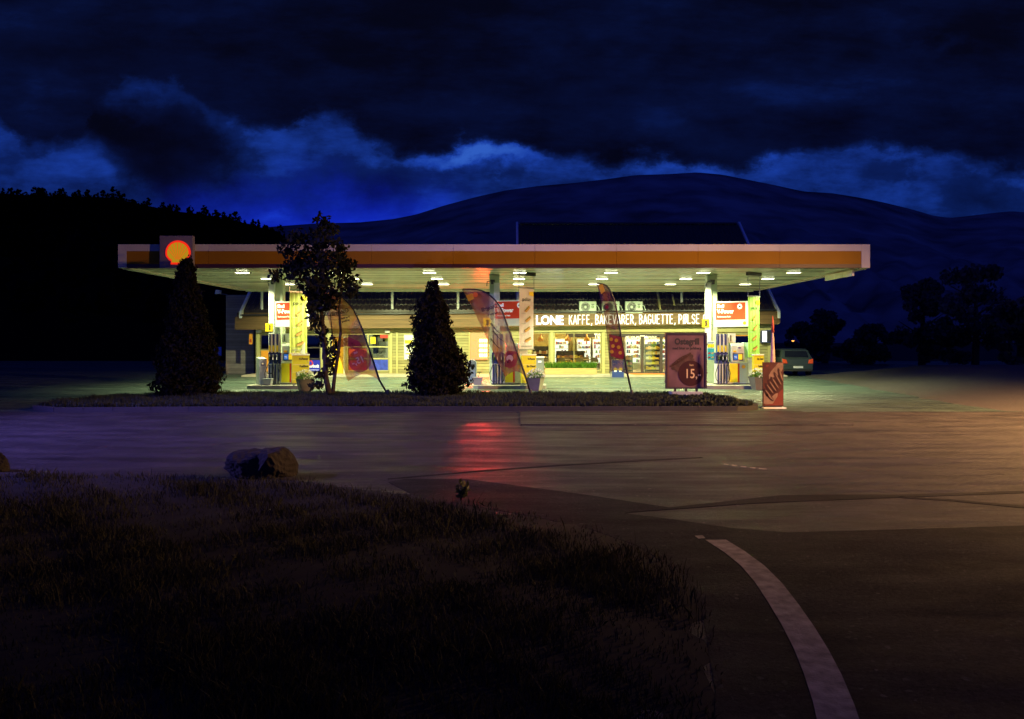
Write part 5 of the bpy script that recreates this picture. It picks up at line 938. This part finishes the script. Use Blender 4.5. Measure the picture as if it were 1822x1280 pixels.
def decoB(mb, P):
    txt_to(mb, 'Ostegrill', 872, 551, 7.2, 16, P, 'flag_print', Y=26.9, xs=.85); txt_to(mb, 'med biter av', 877, 560, 3.0, 16, P, 'flag_print', Y=27)
    poly_to(mb, [(829, 526), (841, 522), (844, 532), (834, 537)], P, 'flag_amber'); poly_to(mb, circ(846, 525, 4.4), P, 'flag_orange', .004)
    poly_to(mb, [(897, 630), (905, 624), (919, 626), (921, 638), (918, 650), (908, 656), (898, 652)], P, 'flag_plum', .004); poly_to(mb, circ(907, 638, 6), P, 'flag_cream', .008); poly_to(mb, circ(906, 643, 3.4), P, 'flag_plum', .012)
    for a, c in ((872, 577), (876, 590), (872, 604)): poly_to(mb, [(a, c), (a+13, c+14), (a+22, c+19), (a+12, c+11), (a+2, c-3)], P, 'flag_print', .004)
flag('broad leaning feather flag, cloth pale pink and see-through, in front of pump three', 26.9, [(935, 670), (925, 640), (914, 610), (903, 580), (894, 555), (883, 537), (869, 524), (852, 516), (823, 515)], [(899, 671), (889, 650), (879, 630), (868, 606), (857, 583), (846, 560), (836, 540), (829, 527), (822, 516)], (945, 701), 'flag_pink', decoB, arc=.18)
def decoC(mb, P):
    poly_to(mb, [(1064, 508), (1072, 506), (1076, 518), (1069, 524)], P, 'flag_amber'); poly_to(mb, circ(1079, 547, 6), P, 'flag_print', .004); poly_to(mb, circ(1079, 547, 3), P, 'flag_plum', .008)
    poly_to(mb, [(1083, 595), (1104, 600), (1110, 632), (1108, 640), (1086, 634)], P, 'flag_plum', .004)
    for a, c in ((1087, 604), (1096, 606), (1090, 616), (1100, 618), (1088, 626), (1103, 628)): poly_to(mb, circ(a, c, 3.2, 12), P, 'flag_amber', .008)
flag('slim upright feather flag of dark plum cloth in front of the shop door', 26.8, [(1117, 668), (1112, 640), (1107, 610), (1103, 585), (1099, 560), (1094, 538), (1087, 520), (1078, 508), (1063, 504)], [(1086, 662), (1083.5, 640), (1081, 615), (1078.5, 590), (1076, 568), (1072.5, 548), (1068.5, 532), (1065.5, 518), (1062, 505)], (1125, 699), 'flag_dark', decoC, arc=.1)
Y = 24.6; X_ = gx(1375, Y); t = thing('furled_parasol', 'furled red and cream parasol rising to a point behind the ice cream board', 'parasol', (X_, Y, .12))
mb = MB(); zt, zm, zb = gz(562, Y), gz(592, Y), gz(700, Y); prof = []
for k in range(13): f = k/12; prof.append((.022+.10*(1-f)**.8*(.6+.4*math.sin(min(1, f*3+.5)*1.57)), zb+(zm-zb)*f))
mb.lathe(prof, 'furled_cream', (X_, Y), 12); mb.lathe([(.045, zm+.002), (.035, (zm+zt)/2), (.006, zt)], 'furled_red', (X_, Y), 12); mb.build('folded_canopy', t, smooth=True); mb = MB(); mb.tube([(X_, Y, .1), (X_, Y, zb)], .022, 'pole_black'); mb.build('pole', t)

# ------------------------------------------------------------------ trees on the island
def cypress(label, px, prof, Y, seed, n=26000):
    """a dense conifer: prof is half-width (px) against pixel row, measured from the photo and turned into metres"""
    r2 = np.random.default_rng(seed); X0 = gx(px, Y); t = thing('cypress_tree', label, 'tree', (X0, Y, .12), 'clipped cypress trees on the island')
    rows = np.array([gz(q[0], Y) for q in prof])[::-1]; wl = np.array([(px-q[1])/F*Y for q in prof])[::-1]*.90; wr = np.array([(q[2]-px)/F*Y for q in prof])[::-1]*.90
    z = rows[0]+(rows[-1]-rows[0])*r2.random(n*2); hw = (np.interp(z, rows, wl)+np.interp(z, rows, wr))/2; k = r2.random(n*2) < np.clip(hw/hw.max(), .15, 1); z = z[k]; m_ = len(z); a = r2.uniform(0, 2*math.pi, m_)
    lump = 1+.10*np.sin(a*5+z*6)+.09*np.sin(a*3-z*9+2)+.07*np.sin(a*9+z*17)+.06*np.sin(a*14-z*27); ca = np.cos(a); rad_x = np.where(ca > 0, np.interp(z, rows, wr), np.interp(z, rows, wl)); rad_y = (np.interp(z, rows, wl)+np.interp(z, rows, wr))/2
    rr = (r2.random(m_)**.35)*lump; rr *= np.where(r2.random(m_) < .03, 1.08, 1)
    low = z < rows[0]+.45; keep = ~(low & (np.sin(a*6+seed)+r2.normal(size=m_)*.7 > .3)); P = np.stack([X0+rad_x*ca*rr, Y+rad_y*np.sin(a)*rr, z], 1)[keep]
    P = P[np.sin(np.arctan2(P[:, 1]-Y, P[:, 0]-X0)*11+P[:, 2]*13)+np.sin(P[:, 2]*19+P[:, 0]*15)+r2.normal(size=len(P))*.6 > -1.25]
    tw = r2.choice(len(P), 420); tips = P[tw]+(P[tw]-np.array([X0, Y, 0]))*np.array([1, 1, 0])*r2.uniform(.02, .16, (420, 1))+np.array([0, 0, .06]); tips = np.repeat(tips, 5, 0)+r2.normal(size=(2100, 3))*np.array([.03, .03, .06]); P = np.concatenate([P, tips])
    leaves('crown', P, r2.uniform(.06, .16, len(P)), 'cypress_leaf', t, aspect=.5, up=1.1)
    mb = MB(); mb.tube([(X0, Y, .08), (X0+.02, Y, 1.2), (X0, Y, rows[-1]-.5)], [.13, .10, .02], 'bark', 9)
    for q in range(9): an = r2.uniform(0, 6.28); l = r2.uniform(.5, .9); mb.tube([(X0, Y, .25+q*.05), (X0+math.cos(an)*l*.6, Y+math.sin(an)*l*.5, .45+q*.06), (X0+math.cos(an)*l, Y+math.sin(an)*l*.8, .9+q*.06)], [.035, .022, .01], 'bark', 6)
    mb.build('trunk', t); return t
cypress('tall dark cypress with a narrow top in front of the emblem end of the canopy', 334, [(462, 324, 340), (475, 314, 346), (498, 312, 349), (506, 311, 350), (530, 306, 360), (560, 300, 367), (590, 294, 376), (620, 284, 385), (650, 279, 391), (672, 276, 396), (690, 275, 396), (702, 280, 388), (708, 300, 362)], 26.3, 11)
cypress('broad dark cypress edged with red light in the middle of the island', 778, [(500, 762, 772), (512, 757, 778), (530, 750, 787), (545, 738, 797), (565, 733, 801), (590, 731, 804), (615, 730, 818), (640, 727, 832), (655, 724, 838), (672, 722, 839), (686, 723, 833), (698, 734, 822), (706, 755, 800)], 26.3, 23, 22000)
def leafy():
    Y = 26.5; b = at(587, 709, Y); t = thing('leafy_tree', 'slender two-stemmed young tree with loose drooping leaves beside the pump one flag', 'tree', (b[0], Y, .12)); r2 = np.random.default_rng(31); mb = MB()
    W = lambda px, py, dy=0: (gx(px, Y), Y+dy, gz(py, Y))
    mb.tube([W(588, 712), W(580, 672), W(578, 630), W(575, 585), W(571, 545), W(570, 500), W(574, 450), W(577, 400)], [.11, .085, .075, .068, .06, .05, .035, .012], 'bark', 9)
    mb.tube([W(591, 710), W(594, 672, .1), W(600, 630, .15), W(604, 590, .2), W(601, 550, .2), W(606, 500, .25), (gx(612, Y), Y+.3, gz(460, Y))], [.07, .06, .055, .045, .035, .025, .01], 'bark', 8); mb.tube([W(600, 640, .1), W(594, 620, .1), W(590, 590, .05), W(588, 556)], [.03, .025, .02, .008], 'bark', 7)
    mb.build('trunk', t); cl = [(576, 396, 15, 14), (588, 408, 14, 12), (560, 418, 18, 16), (585, 432, 20, 20), (540, 430, 22, 16), (602, 446, 20, 18), (515, 446, 16, 14), (557, 452, 30, 20), (528, 466, 30, 18), (505, 480, 18, 14), (585, 470, 26, 18), (612, 470, 18, 16), (545, 490, 30, 18), (580, 498, 30, 18), (612, 500, 20, 18), (560, 515, 26, 14), (628, 520, 14, 12), (590, 520, 24, 12), (496, 494, 10, 10), (605, 478, 22, 14), (557, 540, 14, 20), (563, 565, 12, 22), (572, 600, 9, 24), (590, 625, 10, 24), (586, 650, 7, 16), (569, 668, 8, 12), (568, 684, 9, 10), (585, 540, 20, 14)]
    br = MB(); cen = []
    for px, py, rx, rz in cl:
        c = W(px, py); dy = r2.normal()*.45; s0 = W(574 if py > 400 else 577, min(py+40, 690)); br.tube([s0, ((s0[0]+c[0])/2, Y+dy*.5, (s0[2]+c[2])/2+.1), (c[0], Y+dy, c[2])], [.025, .016, .006], 'bark', 6)
        n = int(rx*rz*.32)+18; d = r2.normal(size=(n, 3)); d /= np.linalg.norm(d, axis=1)[:, None]; p = d*r2.random((n, 1))**.5*np.array([rx/F*Y, .45, rz/F*Y])*1.12+np.array([c[0], Y+dy, c[2]]); cen.append(p)
    br.build('branches', t); cen = np.concatenate(cen); leaves('crown', cen, r2.uniform(.13, .26, len(cen)), 'tree_leaf', t, aspect=.5, droop=.9)
leafy()
# ------------------------------------------------------------------ trees out in the dark beyond the forecourt
def far_tree(label, px, ptop, pbot, hw, Y, seed, n=5200):
    r2 = np.random.default_rng(seed); X0 = gx(px, Y); H = gz(ptop, Y); zb = max(0.2, gz(pbot, Y)); Wd = hw/F*Y; t = thing('broadleaf_tree', label, 'tree', (X0, Y, 0), 'dark trees beyond the forecourt'); mb = MB(); mb.tube([(X0, Y, -.1), (X0+.1, Y, H*.4), (X0, Y, H*.8)], [.28, .2, .04], 'bark', 9)
    for k in range(6): a = r2.uniform(0, 6.3); mb.tube([(X0, Y, H*(.25+.08*k)), (X0+math.cos(a)*Wd*.6, Y+math.sin(a)*Wd*.6, H*(.42+.08*k))], [.09, .02], 'bark', 6)
    mb.build('trunk', t); C_ = []
    for k in range(34):
        f = r2.random(); a = r2.uniform(0, 6.3); rad = Wd*math.sin(math.pi*(.12+.82*f))**.6*math.sqrt(r2.random())*.85; c = np.array([X0+math.cos(a)*rad, Y+math.sin(a)*rad, zb+(H-zb)*(.06+.86*f)]); s = Wd*r2.uniform(.16, .32); m_ = n//34; d = r2.normal(size=(m_, 3)); d /= np.linalg.norm(d, axis=1)[:, None]; C_.append(c+d*s*r2.random((m_, 1))**.45*np.array([1, 1, .8]))
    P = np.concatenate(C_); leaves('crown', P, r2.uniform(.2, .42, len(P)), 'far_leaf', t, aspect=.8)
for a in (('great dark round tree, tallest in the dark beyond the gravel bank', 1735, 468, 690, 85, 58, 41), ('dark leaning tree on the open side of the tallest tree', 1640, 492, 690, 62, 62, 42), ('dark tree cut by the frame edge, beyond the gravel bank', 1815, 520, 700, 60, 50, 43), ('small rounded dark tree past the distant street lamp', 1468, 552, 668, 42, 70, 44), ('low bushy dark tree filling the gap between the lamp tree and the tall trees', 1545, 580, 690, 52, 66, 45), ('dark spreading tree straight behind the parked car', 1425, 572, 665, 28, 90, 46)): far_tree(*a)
# ------------------------------------------------------------------ parked cars
def car(name, label, loc, rz, paint, tail):
    t = thing(name, label, 'car', loc); OFF[t.name] = Vector((0, 0, 0)); prof = [(-2.05, .35), (-2.10, .62), (-2.02, .95), (-1.85, 1.02), (-1.55, 1.42), (-1.2, 1.50), (.2, 1.50), (.55, 1.42), (1.05, .98), (1.85, .84), (2.08, .66), (2.10, .35)]
    import bmesh; mb = MB(); n = len(prof); secs = []
    for xx, k in ((-.86, .90), (-.80, 1.0), (.80, 1.0), (.86, .90)): secs.append([(xx*(1-.20*max(0, z-.95)/.55), y*(.985 if abs(xx) > .82 else 1), .35+(z-.35)*(.98 if abs(xx) > .82 else 1)) for y, z in prof])
    vs = [p for s in secs for p in s]; fs = [[i for i in range(n-1, -1, -1)], [3*n+i for i in range(n)]]
    for s in range(3):
        for i in range(n): fs.append((s*n+i, s*n+(i+1) % n, (s+1)*n+(i+1) % n, (s+1)*n+i))
    mb.add(vs, fs, paint); bd = mb.build('body', t, bevel=.04)
    mb = MB(); mb.add([(-.64, -1.865, 1.05), (.64, -1.865, 1.05), (.58, -1.62, 1.38), (-.58, -1.62, 1.38)], [(0, 1, 2, 3)], 'car_glass'); mb.build('rear_window', t)
    for s in (-1, 1): mb = MB(); mb.add([(s*.835, -1.5, 1.04), (s*.835, .85, 1.04), (s*.775, .42, 1.40), (s*.775, -1.3, 1.40)], [(0, 1, 2, 3)], 'car_glass'); mb.build('side_window', t)
    mb = MB(); mb.box(-.80, .80, -2.16, -2.06, .36, .60, paint); mb.box(-.78, .78, -2.15, -2.05, .26, .357, 'car_plastic'); mb.build('bumper', t, bevel=.03); mb = MB(); mb.box(-.26, .26, -2.175, -2.162, .44, .55, 'plate_white'); mb.build('number_plate', t)
    for s in (-1, 1): mb = MB(); mb.prism([(s*.56, .70), (s*.82, .70), (s*.82, .96), (s*.62, .90)], -2.12, -1.99, tail); mb.build('tail_light', t, bevel=.01)
    for s in (-1, 1):
        for y in (-1.3, 1.3):
            mb = MB(); mb.add(*(lambda R_: ([(s*.70+d, y+R_*math.cos(a), .31+R_*math.sin(a)) for d in (0, s*.19) for a in np.linspace(0, 2*math.pi, 20, endpoint=False)], [(k, (k+1) % 20, 20+(k+1) % 20, 20+k) for k in range(20)]+[list(range(20)), list(range(39, 19, -1))]))(.31), 'tyre'); wh = mb.build('wheel', t)
            mb = MB(); mb.add([(s*.893, y+.19*math.cos(a), .31+.19*math.sin(a)) for a in np.linspace(0, 2*math.pi, 14, endpoint=False)], [list(range(14))], 'metal_grey'); mb.build('rim', wh)
    t.rotation_euler = (0, 0, R(rz)); return t
car('parked_car', 'pale hatchback seen from behind past the ice cream board, tail lights glowing', (gx(1401, 46), 46, 0), -4, 'car_paint', 'tail_light')
x_, y_ = gx(385, 50), 50; mb = MB(); mb.box(x_-.3, x_+.3, y_, y_+.05, 1.0, 1.55, 'blue_sign'); mb.tube([(x_, y_+.08, -.02), (x_, y_+.08, 1.5)], .04, 'metal_grey'); o = mb.build('parking_sign', loc=(x_, y_, 0)); setp(o, 'small blue sign on a post at the dark corner of the grey clad block', 'sign')
# ------------------------------------------------------------------ distant lights and street lamps
def street_lamp(label, base, H, reach, mt, power, colour, aim, cone, name='street_lamp'):
    t = thing(name, label, 'street lamp', base); bx, by, bz = base; L_ = math.hypot(*reach); dx_, dy_ = reach; e = (bx+dx_, by+dy_, bz+H)
    mb = MB(); mb.tube([(bx, by, bz), (bx, by, bz+H*.5), (bx, by, bz+H-.5), (bx+dx_*.25, by+dy_*.25, bz+H-.08), (bx+dx_*.9, by+dy_*.9, bz+H)], [.09, .075, .06, .045, .035], 'galvanised'); mb.build('pole', t, smooth=True)
    mb = MB(); mb.lathe([(.05, e[2]+.16), (.16, e[2]+.12), (.22, e[2]+.02), (.20, e[2]-.02)], 'galvanised', (e[0], e[1])); mb.build('lamp_head', t, smooth=True); mb = MB(); mb.lathe([(.18, e[2]-.022), (.15, e[2]-.09), (.05, e[2]-.13)], mt, (e[0], e[1])); mb.build('lens', t, smooth=True)
    if power:
        ld = bpy.data.lights.new('street_lamp_light', 'SPOT'); ld.energy = power; ld.color = colour; ld.spot_size = R(cone); ld.spot_blend = 1; ld.shadow_soft_size = .25; lo = bpy.data.objects.new('street_lamp_light', ld); COL.objects.link(lo); lo.parent = t
        p = Vector((e[0], e[1], e[2]-.2)); lo.location = p-Vector(base); lo.rotation_euler = (Vector(aim)-p).to_track_quat('-Z', 'Y').to_euler()
    return t
street_lamp('distant street lamp with an orange light beyond the parked car', (gx(1409, 95)+.8, 95, 0), gz(606, 95), (-.8, -.3), 'lamp_sodium', 0, None, None, 0)
street_lamp('sodium street lamp beside the road, outside the picture past the gravel bank', (20.0, 15.5, 0), 8.5, (-2.0, .6), 'lamp_sodium', 37000, (1, .52, .18), (11, 19.5, 0), 121.5)
street_lamp('violet-white street lamp beside the road, outside the picture on the dark side', (-21.5, 12.5, 0), 9, (1.5, .5), 'lamp_sodium', 27000, (.22, .17, 1), (-5, 19.5, 1), 74)  # added unseen lamp, tints the left road and the fascia violet
